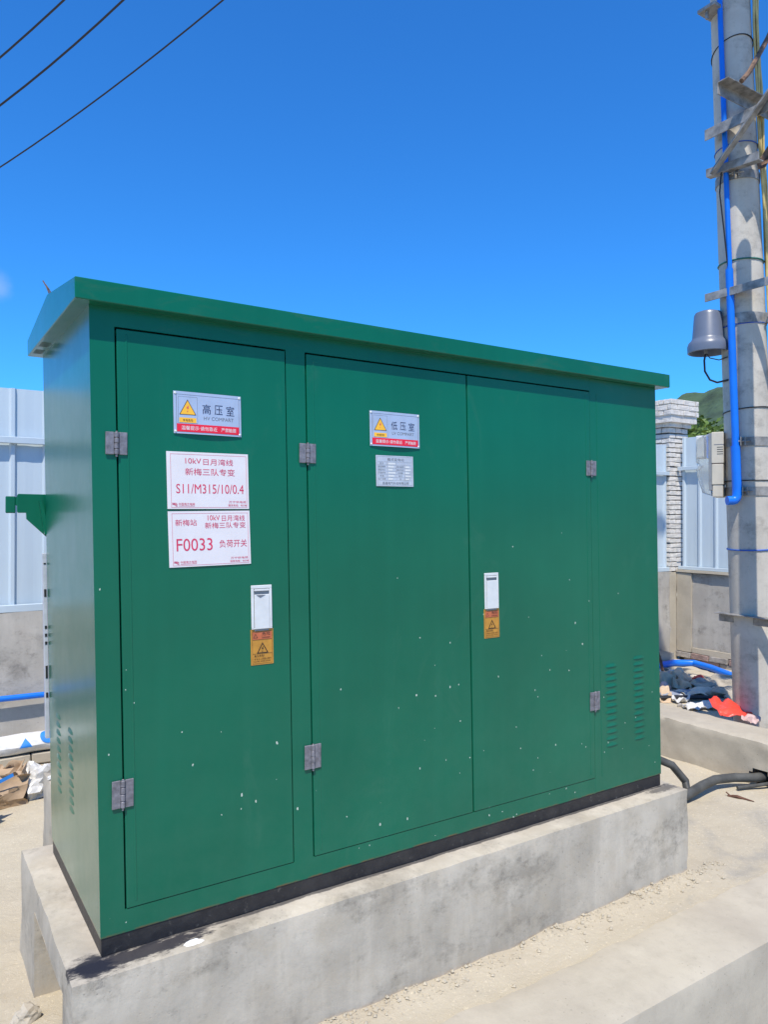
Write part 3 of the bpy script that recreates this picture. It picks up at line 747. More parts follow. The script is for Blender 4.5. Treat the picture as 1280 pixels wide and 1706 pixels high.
def logo(t, x, z, h, e):
    for i in range(3): rect(t, x, x+h*0.75, z+h*(0.42+0.2*i), z+h*(0.42+0.2*i)+h*0.11, e, 1)
    rect(t, x+h*0.55, x+h*1.35, z+h*0.62, z+h*0.74, e-0.0001, 1); rect(t, x+h*0.55, x+h*1.35, z+h*0.30, z+h*0.40, e-0.0001, 1); rect(t, x+h*0.55, x+h*0.67, z+h*0.40, z+h*0.62, e-0.0001, 1)
    rect(t, x+h*1.23, x+h*1.35, z+h*0.40, z+h*0.62, e-0.0001, 1); rect(t, x+h*0.89, x+h*1.01, z, z+h*1.0, e-0.0003, 1); rect(t, x+h*1.01, x+h*1.45, z, z+h*0.11, e-0.0001, 1)
def notice(label, x0, x1, z0, z1, tilt, kind):
    s, mp, y = sign('paper_notice', label, 'notice', x0, x1, z0, z1, M['paper'], tilt=tilt, bulge=0.0012, th=0.0012, base=-0.0034)
    w, h = x1-x0, z1-z0; X = lambda u_: x0+u_*w; Z = lambda v_: z1-v_*h; e = y-0.0005
    t = MB(); frame(t, X(0.045), X(0.975), Z(0.975), Z(0.04), 0.0008, e)
    if kind == 0:
        put_text(t, '10kV', X(0.315), Z(0.155), w*0.19, h*0.095, e); put_text(t, '日月湾线', X(0.62), Z(0.165), w*0.37, h*0.115, e)
        put_text(t, '新梅三队专变', X(0.52), Z(0.345), w*0.61, h*0.125, e)
        put_text(t, 'S11/M315/10/0.4', X(0.52), Z(0.645), w*0.83, h*0.165, e)
    else:
        put_text(t, '新梅站', X(0.21), Z(0.205), w*0.255, h*0.115, e)
        put_text(t, '10kV', X(0.545), Z(0.125), w*0.15, h*0.095, e); put_text(t, '日月湾线', X(0.79), Z(0.135), w*0.29, h*0.11, e)
        put_text(t, '新梅三队专变', X(0.69), Z(0.265), w*0.51, h*0.11, e)
        put_text(t, 'F0033', X(0.305), Z(0.605), w*0.43, h*0.225, e); put_text(t, '负荷开关', X(0.78), Z(0.605), w*0.35, h*0.14, e)
    logo(t, X(0.055), Z(0.955), h*0.065, e); put_text(t, '中国南方电网', X(0.225), Z(0.915), w*0.19, h*0.045, e)
    rect(t, X(0.13), X(0.32), Z(0.952), Z(0.946), e, 1)
    put_text(t, '万宁供电局', X(0.85), Z(0.875), w*0.22, h*0.042, e); put_text(t, '服务热线：95598', X(0.85), Z(0.935), w*0.235, h*0.042, e)
    t.build('red_lettering', M['ink_red'], s, map=mp, fix=False)
    return s
notice('white notice with red lettering S11/M315/10/0.4, upper of the two', 0.2225, 0.4957, 1.3435, 1.525, 0.006, 0)
notice('white notice with red lettering F0033, lower of the two', 0.2245, 0.4985, 1.160, 1.337, 0.014, 1)

# ------------------------------------------------------------------ boundary walls, fences and pillar
def corr_profile(length, pitch=0.21, top=0.022, depth=0.022):
    pts = []; x = 0.0
    while x < length:
        for dx, d in ((0, 0), (0.012, depth), (0.012+top, depth), (0.024+top, 0)):
            if x+dx <= length: pts.append((x+dx, d))
        for fx in (0.33, 0.66):
            xx = x+0.024+top+(pitch-0.024-top)*fx
            if xx < length: pts.append((xx, 0.0012 if fx < .5 else -0.001))
        x += pitch
    pts.append((length, 0)); return pts
def fence_run(name, label, start, dirv, nrm, z0, z1, nsheets, wd, rails, offset=0.0):
    dirv = Vector(dirv); nrm = Vector(nrm); start = Vector(start)
    root = empty(name, (start.x, start.y, z0), label, 'fence')
    for i in range(nsheets):
        mb = MB(); pr_ = corr_profile(wd+0.02); n_ = len(pr_); off = nrm*(0.0025*(i % 2))
        zs = [z0, (z0+z1)/2, z1]
        vs = []
        for z in zs:
            for (a, d) in pr_:
                p = start + dirv*(offset+i*wd+a) + nrm*d + off; vs.append((p.x, p.y, z + (0.006*((i*7) % 3-1) if z == z1 else 0)))
        fs = [(j*n_+k_, j*n_+k_+1, (j+1)*n_+k_+1, (j+1)*n_+k_) for j in range(2) for k_ in range(n_-1)]
        mb.add(vs, fs)
        o_ = mb.build('sheet', M['fence'], root, fix=False)
        so_ = o_.modifiers.new('thickness', 'SOLIDIFY'); so_.thickness = 0.0012
    L = nsheets*wd
    for z, hh, dd in rails:
        mb = MB()
        a = start + nrm*0.024; b = a + dirv*L
        c = (a+b)/2 + nrm*(dd/2)
        mb.obox((c.x, c.y, z), dirv, nrm, Vector((0, 0, 1)), L/2, dd/2, hh/2)
        mb.build('rail', M['fence'], root, bevel=0.003)
    # screw heads along the middle rail
    return root
# wall along the back
wl_ = MB(); rough_box(wl_, -7.5, 7.30, 3.30, 3.48, -0.60, 0.672, 0.12, 0.006, 0.012, seed=51)
wb = empty('boundary_wall', (0, 3.39, -0.6), 'low plastered wall behind the cabinet carrying pale blue fence and blue pipe', 'wall')
wl_.build('plaster', M['plaster'], wb, smooth=True)
MB().box(-7.5, -0.78, 3.13, 3.298, -0.6, -0.262).box(1.32, 7.1, 3.13, 3.298, -0.6, -0.262).build('footing', M['kerb'], wb)
MB().box(-0.78, 1.32, 3.15, 3.298, -0.6, -0.272).build('mortar_bed', M['mortar'], wb)
def brick_mesh(l, w, h, seed, name='brick'):
    r_ = random.Random(seed)
    mb = MB().box(-l/2, l/2, -w/2, w/2, -h/2, h/2)
    ob = mb.build(name, None, None, origin=(0, 0, 0), bevel=0.006, seg=2)
    me = ob.data; bpy.data.objects.remove(ob)
    for v in me.vertices:
        v.co += Vector((r_.uniform(-1, 1), r_.uniform(-1, 1), r_.uniform(-1, 1)))*0.0028
    return me
def bricks_with(mat, l, w, h, n_, s0):
    out = []
    for i in range(n_):
        me = brick_mesh(l, w, h, s0+i); me.materials.append(mat); out.append(me)
    return out
bg_ = bricks_with(M['kerb'], 0.232, 0.16, 0.068, 4, 100) + bricks_with(M['brick_grey'], 0.232, 0.16, 0.068, 1, 110)
for c in range(2):
    for i in range(9):
        x = -0.72 + i*0.243 + (0.11 if c else 0)
        if x > 1.28: continue
        b = link('brick', rnd.choice(bg_[:4]), wb, (x, 3.212+rnd.uniform(-0.008, 0.004)-(0.012 if c == 0 else 0), -0.300-(1-c)*0.076+rnd.uniform(-0.003, 0.003)))
        b.rotation_euler = (rnd.uniform(-.02, .02), rnd.uniform(-.02, .02), rnd.uniform(-.04, .04))
fence_run('metal_fence', 'pale blue corrugated metal fence on the wall behind the cabinet', (-7.5, 3.36, 0), (1, 0, 0), (0, -1, 0), 0.672, 2.198, 16, 0.923, ((1.845, 0.045, 0.035), (0.695, 0.05, 0.03)), offset=0.03)

# wall on the right-hand side
wr = empty('boundary_wall', (7.5, 1.0, -0.6), 'stained plaster wall beside the brick pillar, grey bricks showing at its foot', 'wall')
w2 = MB(); rough_box(w2, 7.42, 7.60, -3.0, 3.30, -0.285, 0.66, 0.11, 0.006, 0.012, seed=61); w2.build('plaster', M['plaster'], wr, smooth=True)
w3 = MB(); rough_box(w3, 7.385, 7.419, 3.10, 3.30, -0.285, 0.655, 0.07, 0.003, 0.006, seed=62); rough_box(w3, 7.39, 7.419, -3.0, 3.098, -0.286, -0.225, 0.07, 0.003, 0.006, seed=63); rough_box(w3, 7.375, 7.62, -3.0, 3.30, 0.662, 0.69, 0.1, 0.002, 0.005, seed=64)
w3.build('plaster_border', M['kerb'], wr, smooth=True)
MB().box(7.44, 7.60, -3.0, 3.30, -0.62, -0.29).build('mortar_bed', M['mortar'], wr)
bgr = bricks_with(M['brick_grey'], 0.11, 0.226, 0.060, 3, 130) + bricks_with(M['brick_red'], 0.11, 0.226, 0.060, 1, 140)
for c in range(3):
    for i in range(20):
        y = 3.22 - i*0.238 - (0.12 if c % 2 else 0)
        b = link('brick', rnd.choice(bgr), wr, (7.43+rnd.uniform(-0.012, 0.012)+(0.02 if c == 1 else 0), y, -0.322-c*0.068+rnd.uniform(-0.003, 0.003)))
        b.rotation_euler = (rnd.uniform(-.03, .03), rnd.uniform(-.02, .02), rnd.uniform(-.05, .05))
fence_run('metal_fence', 'pale blue corrugated metal fence between the brick pillar and the utility pole', (7.46, 3.29, 0), (0, -1, 0), (-1, 0, 0), 0.692, 2.285, 7, 0.9, ((1.905, 0.045, 0.04), (0.712, 0.04, 0.03)), offset=0.03)

pil = empty('brick_pillar', (7.45, 3.48, -0.6), 'whitewashed brick pillar with a stepped cap where the two walls meet', 'pillar')
PX, PY = 7.45, 3.48
MB().box(PX-0.155, PX+0.155, PY-0.155, PY+0.155, 0.66, 2.70).build('core', M['mortar'], pil)
pb = MB(); rough_box(pb, PX-0.19, PX-0.031, PY-0.181, PY+0.16, -0.6, 0.665, 0.07, 0.004, 0.01, seed=71); pb.build('plaster_base', M['kerb'], pil, smooth=True)
bw = bricks_with(M['brick_white'], 0.234, 0.112, 0.0485, 5, 200)
def pinwheel(z, half, L, wd, flip, jit):
    # four bricks head to tail round the core
    a = half-wd/2; s_ = half-L/2
    out = [(s_, -a, 0), (a, s_, pi/2), (-s_, a, 0), (-a, -s_, pi/2)]
    if flip: out = [(-s_, -a, 0), (a, -s_, pi/2), (s_, a, 0), (-a, s_, pi/2)]
    for (x, y, r_) in out:
        b = link('brick', rnd.choice(bw), pil, (PX+x+rnd.uniform(-jit, jit), PY+y+rnd.uniform(-jit, jit), z+rnd.uniform(-0.0025, 0.0025)))
        b.rotation_euler = (rnd.uniform(-.02, .02), rnd.uniform(-.02, .02), r_+rnd.uniform(-.025, .025))
z = 0.692; c = 0
while z < 2.33:
    pinwheel(z, 0.178, 0.236, 0.118, c % 2 == 1, 0.004); z += 0.0575; c += 1
def ring(z, half, flip):
    n_ = int(round(2*half/0.236)) ; L = 2*half
    for side in range(4):
        x = -half + (0.0 if (side % 2 == 0) != flip else 0.118)
        end = half - (0.118 if (side % 2 == 0) == flip else 0.0)
        k_ = 0
        segs = []
        while x < end-0.03:
            l_ = min(0.238, end-x)
            segs.append((x, l_)); x += l_
        for (xs, l_) in segs:
            cx, cy = xs+l_/2, -half+0.058
            ang = side*pi/2
            X_, Y_ = cx*cos(ang)-cy*sin(ang), cx*sin(ang)+cy*cos(ang)
            b = link('brick', rnd.choice(bw), pil, (PX+X_, PY+Y_, z+rnd.uniform(-0.003, 0.003)))
            b.rotation_euler = (rnd.uniform(-.015, .015), rnd.uniform(-.015, .015), ang+rnd.uniform(-.02, .02)); b.scale = ((l_-0.005)/0.236, 1, 1.18)
zc = 2.372
for i, half in enumerate((0.178, 0.208, 0.238, 0.268, 0.268, 0.268)):
    ring(zc, half, i % 2 == 0)
    zc += 0.066
MB().box(PX-0.25, PX+0.25, PY-0.25, PY+0.25, 2.46, zc-0.036).build('cap_core', M['brick_white'], pil)

# ------------------------------------------------------------------ blue pipes
bp_ = empty('blue_water_pipe', (0, 3.26, 0.1), 'thin blue plastic pipe clipped along the plastered wall behind the cabinet', 'pipe')
MB().tube([(-7.4, 3.245, 0.135), (-2, 3.243, 0.118), (0.0, 3.245, 0.105), (0.5, 3.243, 0.098), (3, 3.25, 0.06), (6.9, 3.25, 0.02)], 0.020, 12).build('pipe_run', M['blue_pvc'], bp_, smooth=True)
for x in (-5.5, -3.4, -1.3, 0.72, 2.8, 4.9): MB().box(x-0.01, x+0.01, 3.222, 3.31, 0.095-0.012*x*0.6-0.03, 0.095-0.012*x*0.6+0.04).build('clip', M['steel'], bp_)
t = MB().tube([(4.9, 3.10, -0.372), (6.6, 3.10, -0.372), (7.02, 3.08, -0.365), (7.19, 2.93, -0.362), (7.10, 2.65, -0.362), (6.85, 2.20, -0.358), (6.4, 1.35, -0.365)], 0.038, 14)
tag(t.build('blue_water_pipe', M['blue_pvc'], smooth=True), 'thick blue plastic pipe lying on the ground around the foot of the pillar', 'pipe')
t = MB().tube([(5.95, 2.55, -0.30), (5.80, 2.32, -0.285), (5.68, 2.10, -0.30)], 0.022, 10)
tag(t.build('blue_pipe_offcut', M['blue_pvc'], smooth=True), 'short offcut of blue pipe among the litter', 'pipe')

# ------------------------------------------------------------------ utility pole and what hangs on it
def pc(z):
    t = (z-0.02)/5.177; return Vector((4.903+(4.706-4.903)*t, 0.83+(0.913-0.83)*t, z))
def prr(z): return 0.176-0.0078*z
pole = empty('utility_pole', (4.913, 0.826, -0.4), 'grey concrete utility pole leaning slightly, blue conduit and steel brackets strapped to it', 'utility pole')
mb = MB(); zs = [-0.5+i*0.4 for i in range(31)]
mb.tube([pc(z) for z in zs], [prr(z) for z in zs], 40).build('shaft', M['pole'], pole, smooth=True)
def ringpath(z, extra, tilt=(0, 0), n_=28):
    c = pc(z); r_ = prr(z)+extra
    return [c + Vector((r_*cos(2*pi*i/n_), r_*sin(2*pi*i/n_), tilt[0]*cos(2*pi*i/n_)+tilt[1]*sin(2*pi*i/n_))) for i in range(n_)]
for z, mt, tl, rr in ((4.80, 'wire_black', (-0.02, -0.05), 0.004), (4.06, 'wire_blue', (0.0, -0.01), 0.004), (3.21, 'wire_green', (0.0, 0.0), 0.006), (2.745, 'wire_blue', (0.01, 0.0), 0.004),
                  (2.11, 'wire_black', (0.0, -0.015), 0.0045), (1.588, 'wire_black', (0.0, 0.0), 0.004), (1.084, 'wire_blue', (0.01, 0.0), 0.006)):
    MB().tube(ringpath(z, 0.004, tl), rr, 6, closed=True).build('tie_wire', M[mt], pole, smooth=True)
def band(z, h, lug_ang):
    c = pc(z); r0 = prr(z)+0.001; n_ = 36; mb = MB(); vs = []
    for (rr, dz) in ((r0, -h/2), (r0+0.006, -h/2), (r0+0.006, h/2), (r0, h/2)):
        vs += [c+Vector((rr*cos(2*pi*j/n_), rr*sin(2*pi*j/n_), dz)) for j in range(n_)]
    fs = [(a*n_+j, a*n_+(j+1) % n_, ((a+1) % 4)*n_+(j+1) % n_, ((a+1) % 4)*n_+j) for a in range(4) for j in range(n_)]
    mb.add(vs, fs); b = mb.build('steel_band', M['steel'], pole, smooth=True)
    d = Vector((cos(lug_ang), sin(lug_ang), 0)); sdv = Vector((-d.y, d.x, 0)); zv = Vector((0, 0, 1))
    lg = MB()
    for s_ in (-1, 1): lg.obox(c+d*(r0+0.026)+sdv*(0.014*s_), d, sdv, zv, 0.024, 0.003, h/2)
    lg.build('lug', M['steel'], b)
    MB().tube([c+d*(r0+0.03)-sdv*0.05, c+d*(r0+0.03)+sdv*0.05], 0.007, 8).build('bolt', M['steel'], b)
band(2.78, 0.075, radians(-80)); band(1.873, 0.065, radians(-158)); band(1.509, 0.065, radians(-158)); band(3.83, 0.06, radians(-150))
def angle_bar(p0, p1, w, t, a, b):
    """L-section steel from p0 to p1; a and b are the directions of its two flanges"""
    p0, p1 = Vector(p0), Vector(p1); a = Vector(a).normalized(); b = Vector(b).normalized()
    prof_ = [(0, 0), (w, 0), (w, t), (t, t), (t, w), (0, w)]
    return MB().prism(prof_, lambda p, e: e + a*p[0] + b*p[1], p0, p1)
def steel_thing(mb, name, label, cat, mat='steel', bevel=0.0015, group=None):
    return tag(mb.build(name, M[mat], bevel=bevel), label, cat, group)
Y2 = -1.72
steel_thing(angle_bar((4.735, 1.035, 0.60), (4.735, Y2, 0.575), 0.068, 0.007, (-1, 0, 0), (0, 0, -1)), 'angle_bar', 'lowest steel angle bar jutting from the pole, at the height of the plaster wall', 'steel bar')
steel_thing(angle_bar((4.585, 1.05, 3.0), (4.585, Y2, 3.02), 0.06, 0.008, (1, 0, 0), (0, 0, -1)), 'angle_bar', 'steel angle bar crossing the pole just above the grey bucket-shaped siren', 'steel bar')
steel_thing(angle_bar((4.515, 1.0, 4.20), (4.515, Y2, 4.24), 0.08, 0.009, (1, 0, 0), (0, 0, -1)), 'crossarm', 'heaviest steel crossarm high on the pole, ends left of the blue conduit', 'crossarm')
steel_thing(angle_bar((4.23, 0.715, 4.33), (5.3, 0.715, 4.34), 0.085, 0.008, (0, -1, 0), (0, 0, -1)), 'crossarm', 'short steel crossarm set at right angles, end plate with two bolt holes', 'crossarm')
steel_thing(angle_bar((4.50, 0.91, 3.82), (4.50, 0.28, 4.40), 0.055, 0.007, (0, 0.68, 0.74), (-1, 0, 0)), 'brace', 'slanting steel brace from the pole band up to the heaviest crossarm', 'brace')
steel_thing(angle_bar((4.70, 0.69, 3.83), (5.15, 0.62, 4.42), 0.05, 0.006, (-0.6, 0, 0.8), (0, -1, 0)), 'brace', 'slanting brown brace behind the yellow cables', 'brace', 'rust')
steel_thing(angle_bar((4.545, 1.01, 3.86), (4.545, 0.60, 3.83), 0.06, 0.008, (0, 0, 1), (1, 0, 0)), 'clamp_plate', 'short flat steel clamp plate across the pole at the foot of the brace', 'clamp')
steel_thing(MB().tube([(4.37, 0.62, 4.335), (4.45, 0.61, 4.42), (4.66, 0.60, 4.72), (4.86, 0.58, 5.05)], 0.018, 8), 'strut', 'dark round strut rising from the short crossarm past the pole', 'strut', 'rust', 0)
st_ = MB().box(4.46, 4.62, 0.88, 1.02, 5.06, 5.085).box(4.48, 4.50, 0.95, 0.97, 5.0, 5.06)
steel_thing(st_, 'small_bracket', 'small steel bracket high on the pole beside the blue conduit', 'bracket')
ins = MB().lathe([(0.02, 0), (0.05, 0.02), (0.02, 0.05), (0.05, 0.08), (0.02, 0.11), (0.05, 0.14), (0.02, 0.17), (0.05, 0.2), (0.025, 0.24), (0.025, 0.6)], (4.135, 0.29, 4.04), 16)
# second pole of the pair; unseen pipe added to cast the dark band here
p2 = MB().tube([(4.86, Y2, -0.8), (4.78, Y2+0.05, 11.0)], [0.18, 0.095], 32)
o2 = empty('utility_pole', (4.86, Y2, -0.8), 'second concrete pole of the pair, carrying the far ends of the crossing bars', 'utility pole')
p2.build('shaft', M['pole'], o2, smooth=True)
rs = MB().tube([(4.341, 0.255, -0.13), (4.294, 0.255, 2.2), (4.252, 0.255, 4.4)], 0.05, 16)
tag(rs.build('shade_pipe', M['steel'], smooth=True), 'unseen steel pipe added beside the pole to cast its dark band', 'pipe')

tp = empty('shading_transformer', (3.79, -0.27, 7.2), 'unseen grey finned transformer added to shade the upper pole', 'transformer')  # out of view, added for the shadow it throws on the upper pole
tk = MB().box(3.49, 4.09, -0.63, 0.09, 7.24, 8.15)
tk.build('tank', M['horn'], tp, bevel=0.02)
for i in range(7):
    MB().box(3.40, 3.489, -0.57+i*0.1, -0.555+i*0.1, 7.35, 8.05).build('cooling_fin', M['horn'], tp); MB().box(4.091, 4.18, -0.57+i*0.1, -0.555+i*0.1, 7.35, 8.05).build('cooling_fin', M['horn'], tp)
for i in range(3): MB().lathe([(0.05, 0), (0.03, 0.06), (0.055, 0.08), (0.03, 0.14), (0.055, 0.16), (0.02, 0.26)], (3.79, -0.51+i*0.24, 8.151), 14).build('bushing', M['twig'], tp, smooth=True)
pf = empty('added_platform', (4.4, -0.45, 7.3), 'unseen steel channel platform added to carry the shading transformer', 'platform')  # added out of view as support for the shading transformer
for x in (3.60, 3.98): MB().box(x-0.04, x+0.04, Y2-0.2, 1.15, 7.14, 7.239).build('beam', M['steel'], pf)
for y_ in (0.62, -1.55): MB().box(3.38, 5.1, y_-0.04, y_+0.04, 7.05, 7.139).build('cross_beam', M['steel'], pf)

def cond(z, extra=0.027):
    d = Vector((-0.995, -0.10, 0)); return pc(z)+d*(prr(z)+extra)
cpts = [cond(z) for z in (9.0, 6.5, 5.2, 4.5, 3.9, 3.3)]
cp = empty('blue_conduit', cond(1.45), 'blue plastic conduit running down the utility pole to an elbow under the meter box', 'conduit')
MB().tube([cond(z, 0.024) for z in (9.0, 7.0, 5.2, 4.5, 3.9, 3.5, 3.12)], 0.0185, 14).build('upper_length', M['blue_pvc'], cp, smooth=True)
MB().tube([cond(z, 0.030) for z in (3.14, 2.8, 2.2, 1.82)], 0.0265, 14).build('lower_length', M['blue_pvc'], cp, smooth=True)
e0 = cond(1.47, 0.036); lf = -rt
MB().tube([cond(1.84, 0.036), cond(1.65, 0.036), cond(1.50, 0.036)], 0.0335, 14).build('socket', M['blue_pvc'], cp, smooth=True)
el = [cond(1.52, 0.036)] + [e0 + Vector((0, 0, -0.028)) + lf*(0.03*(1-cos(a))) + Vector((0, 0, 0.05*(1-sin(a)))) for a in (0.3, 0.8, 1.2, 1.57)] + [e0 + lf*0.075 + Vector((0, 0, -0.030))]
MB().tube(el, 0.0335, 14).build('elbow', M['blue_pvc'], cp, smooth=True)
yc = empty('yellow_cable_bundle', pc(1.8)+Vector((0.08, -0.2, 0)), 'bundle of yellowed cables tied to the far side of the utility pole', 'cables')
for i in range(6):
    d0 = Vector((0.50, -0.87, 0)); pth = []
    for j in range(22):
        z = 6.6-j*0.235
        wob = 0.016*sin(z*2.1+i*1.3)+0.012*sin(z*4.3+i*2.1)
        sp = 0.010+0.05*smooth(3.4, 2.2, z) if False else 0.012+0.030*(1-smooth(2.2, 3.2, z))
        ang = math.atan2(d0.y, d0.x)+(i-2.5)*0.085+wob*1.5
        pth.append(pc(z)+Vector((cos(ang), sin(ang), 0))*(prr(z)+0.014+sp*(i % 3)*0.7+abs(wob)*0.8))
    MB().tube(pth, 0.0085+0.001*(i % 2), 7).build('cable', M['wire_yellow'], yc, smooth=True)
blk = [cond(3.95, 0.03)+rt*(-0.02), cond(3.7, 0.04)+rt*(-0.045), cond(3.45, 0.03)+rt*(-0.03), cond(3.2, 0.03)+rt*(-0.012), cond(2.9, 0.012)]
tag(MB().tube(blk, 0.006, 6).build('black_drop_wire', M['wire_black'], smooth=True), 'thin black wire beside the conduit high on the pole', 'wire')

# siren-like grey bucket on the pole
bc = Vector((4.628, 1.05, 2.56))
hn = empty('bucket_siren', bc, 'grey bucket-shaped outdoor siren fixed to the side of the pole', 'siren')
mb = MB(); mb.lathe([(0.140, 0.0), (0.147, 0.004), (0.149, 0.05), (0.140, 0.078), (0.120, 0.098), (0.113, 0.115), (0.100, 0.285), (0.090, 0.305), (0.055, 0.318), (0.0, 0.321)], bc, 36, cap=False)
mb.lathe([(0.140, 0.0), (0.135, 0.006), (0.128, 0.05), (0.105, 0.10), (0.09, 0.27), (0.0, 0.27)], bc, 36, cap=False)
mb.build('shell', M['horn'], hn, smooth=True, fixn=False)
MB().lathe([(0.012, -0.01), (0.016, 0.03), (0.03, 0.06), (0.03, 0.2)], bc+Vector((-0.03, 0.0, 0)), 14).build('driver', M['grey_plastic'], hn, smooth=True)
dd = (pc(2.7)-bc); dd.z = 0; dd.normalize(); sd = Vector((-dd.y, dd.x, 0))
MB().obox(bc+dd*0.115+Vector((0, 0, 0.19)), dd, sd, Vector((0, 0, 1)), 0.022, 0.025, 0.085).build('mounting_bracket', M['grey_plastic'], hn, bevel=0.003)
c0 = bc+Vector((-0.03, 0, 0.0))
tag(MB().tube([c0+Vector((0, 0, 0.01)), c0+lf*0.012+Vector((0, 0, -0.06)), c0+lf*0.008+Vector((0, 0, -0.14)), c0+rt*0.03+Vector((0, 0, -0.205)), c0+rt*0.085+Vector((0, 0, -0.225)), pc(2.34)-rt*(prr(2.34)-0.01)-fw*0.05], 0.0075, 8).build('siren_cable', M['wire_black'], smooth=True), 'thick black cable looping under the siren to the pole', 'cable')
tag(MB().tube([c0+Vector((0, 0, 0.0)), c0+rt*0.03+Vector((0, 0, -0.04)), c0+rt*0.10+Vector((0, 0, -0.055)), pc(2.51)-rt*(prr(2.5)-0.005)-fw*0.05], 0.004, 6).build('siren_cable', M['wire_black'], smooth=True), 'thin black lead just under the siren', 'cable')

# meter box seen from its side
mc = Vector((4.846, 0.857, 1.715)) + Vector((-0.466, 0.885, 0))*0.255; zv = Vector((0, 0, 1)); fb = Vector((-0.885, -0.466, 0)).normalized(); lf2 = Vector((-0.466, 0.885, 0)).normalized()
bx = empty('meter_box', mc-zv*0.25, 'beige meter box with clear cover and blue board inside, strapped to the pole', 'meter box')
cr = mc - lf2*0.047
house = MB().obox(cr+zv*0.125, lf2, fb, zv, 0.042, 0.13, 0.118).obox(cr-zv*0.075, lf2, fb, zv, 0.040, 0.13, 0.078).obox(cr-zv*0.20, lf2, fb, zv, 0.036, 0.125, 0.045)
house.build('housing', M['beige'], bx, bevel=0.006, seg=2)
for i in range(4):
    MB().obox(cr+zv*(0.128-i*0.017)-lf2*0.018, lf2, fb, zv, 0.021, 0.1312, 0.0022).build('vent_slit', M['dark'], bx)
MB().obox(cr+zv*0.003, lf2, fb, zv, 0.038, 0.1285, 0.008).build('seam', M['ink_black'], bx)
MB().obox(cr+zv*0.148-lf2*0.01, lf2, fb, zv, 0.034, 0.1312, 0.0025).build('seam', M['ink_grey'], bx)
MB().obox(cr+lf2*0.050+zv*0.02, lf2, fb, zv, 0.012, 0.125, 0.215).build('board', M['grey_plastic'], bx, bevel=0.003)
MB().obox(cr+lf2*0.068+zv*0.135, lf2, fb, zv, 0.010, 0.112, 0.085).build('blue_board', M['blue_pvc'], bx, bevel=0.003)
MB().obox(cr+lf2*0.125+zv*0.14, lf2, fb, zv, 0.030, 0.10, 0.085).build('meter', M['white_plastic'], bx, bevel=0.01, seg=2)
cv = MB()
prof_ = [(0.046, 0.235), (0.10, 0.222), (0.145, 0.195), (0.152, 0.02), (0.125, 0.0), (0.150, -0.03), (0.140, -0.10), (0.105, -0.215), (0.046, -0.235)]
cv.prism(prof_, lambda p, e: cr + lf2*p[0] + zv*p[1] + fb*e, -0.124, 0.124)
cv.build('clear_cover', M['clear'], bx, bevel=0.008, seg=2)

# overhead lines leaving the pole top
hw = ((Vector((4.684, 0.895, 8.798)), Vector((-3.187, 13.699, 4.813)), 1.15, 0.0085, 'lowest black overhead wire, leaving the pole at its lower crossarm'),
      (Vector((4.675, 0.88, 11.049)), Vector((-2.522, 9.686, 4.662)), 1.75, 0.0105, 'middle black overhead wire of the three crossing the sky'),
      (Vector((4.675, 0.88, 11.049)), Vector((-3.191, 13.693, 5.777)), 1.40, 0.0125, 'uppermost black overhead wire of the three crossing the sky'))
for a, b, sag, r_, lb in hw:
    pth = []
    for i in range(49):
        t = i/48*1.25; p = a+(b-a)*t; p.z -= 4*sag*t*(1-t); pth.append(p)
    tag(MB().tube(pth, r_, 6).build('overhead_wire', M['wire_black'], smooth=True), lb, 'wire', 'overhead wires')
steel_thing(MB().box(4.0, 5.4, 0.80, 0.87, 8.74, 8.82).box(4.2, 5.2, 0.80, 0.87, 10.98, 11.06), 'crossarm', 'pair of line crossarms at the very top of the pole', 'crossarm')

# ------------------------------------------------------------------ heavy cables beside the base
tag(MB().tube([(2.70, 0.62, -0.30), (3.05, 0.52, -0.30), (3.3, 0.44, -0.345), (3.46, 0.435, -0.350), (3.65, 0.455, -0.335), (3.80, 0.465, -0.33), (3.95, 0.43, -0.335), (4.06, 0.37, -0.34), (4.20, 0.34, -0.345), (4.3, 0.34, -0.35)], 0.028, 14).build('power_cable', M['cable'], smooth=True), 'thick grey-black cable lying from the base corner into the kerb hole', 'cable')
tag(MB().tube([(2.72, 0.70, -0.06), (3.05, 0.66, -0.075), (3.30, 0.60, -0.12), (3.47, 0.54, -0.20), (3.545, 0.50, -0.30), (3.52, 0.47, -0.355), (3.40, 0.47, -0.37), (3.1, 0.55, -0.37)], 0.024, 14).build('power_cable', M['cable'], smooth=True), 'black cable bulging in an arch past the far corner of the base', 'cable')
tag(MB().tube([(2.72, 0.80, -0.10), (3.0, 0.74, -0.12), (3.22, 0.66, -0.18), (3.33, 0.60, -0.27), (3.32, 0.57, -0.36), (3.1, 0.62, -0.375)], 0.024, 12).build('power_cable', M['cable'], smooth=True), 'shorter cable loop tucked inside the arched one', 'cable')
tag(MB().tube([(3.9, 0.38, -0.375), (4.02, 0.33, -0.37), (4.12, 0.295, -0.365), (4.28, 0.30, -0.36)], 0.011, 10).build('thin_cable', M['cable'], smooth=True), 'thin cable under the thick one at the kerb hole', 'cable')

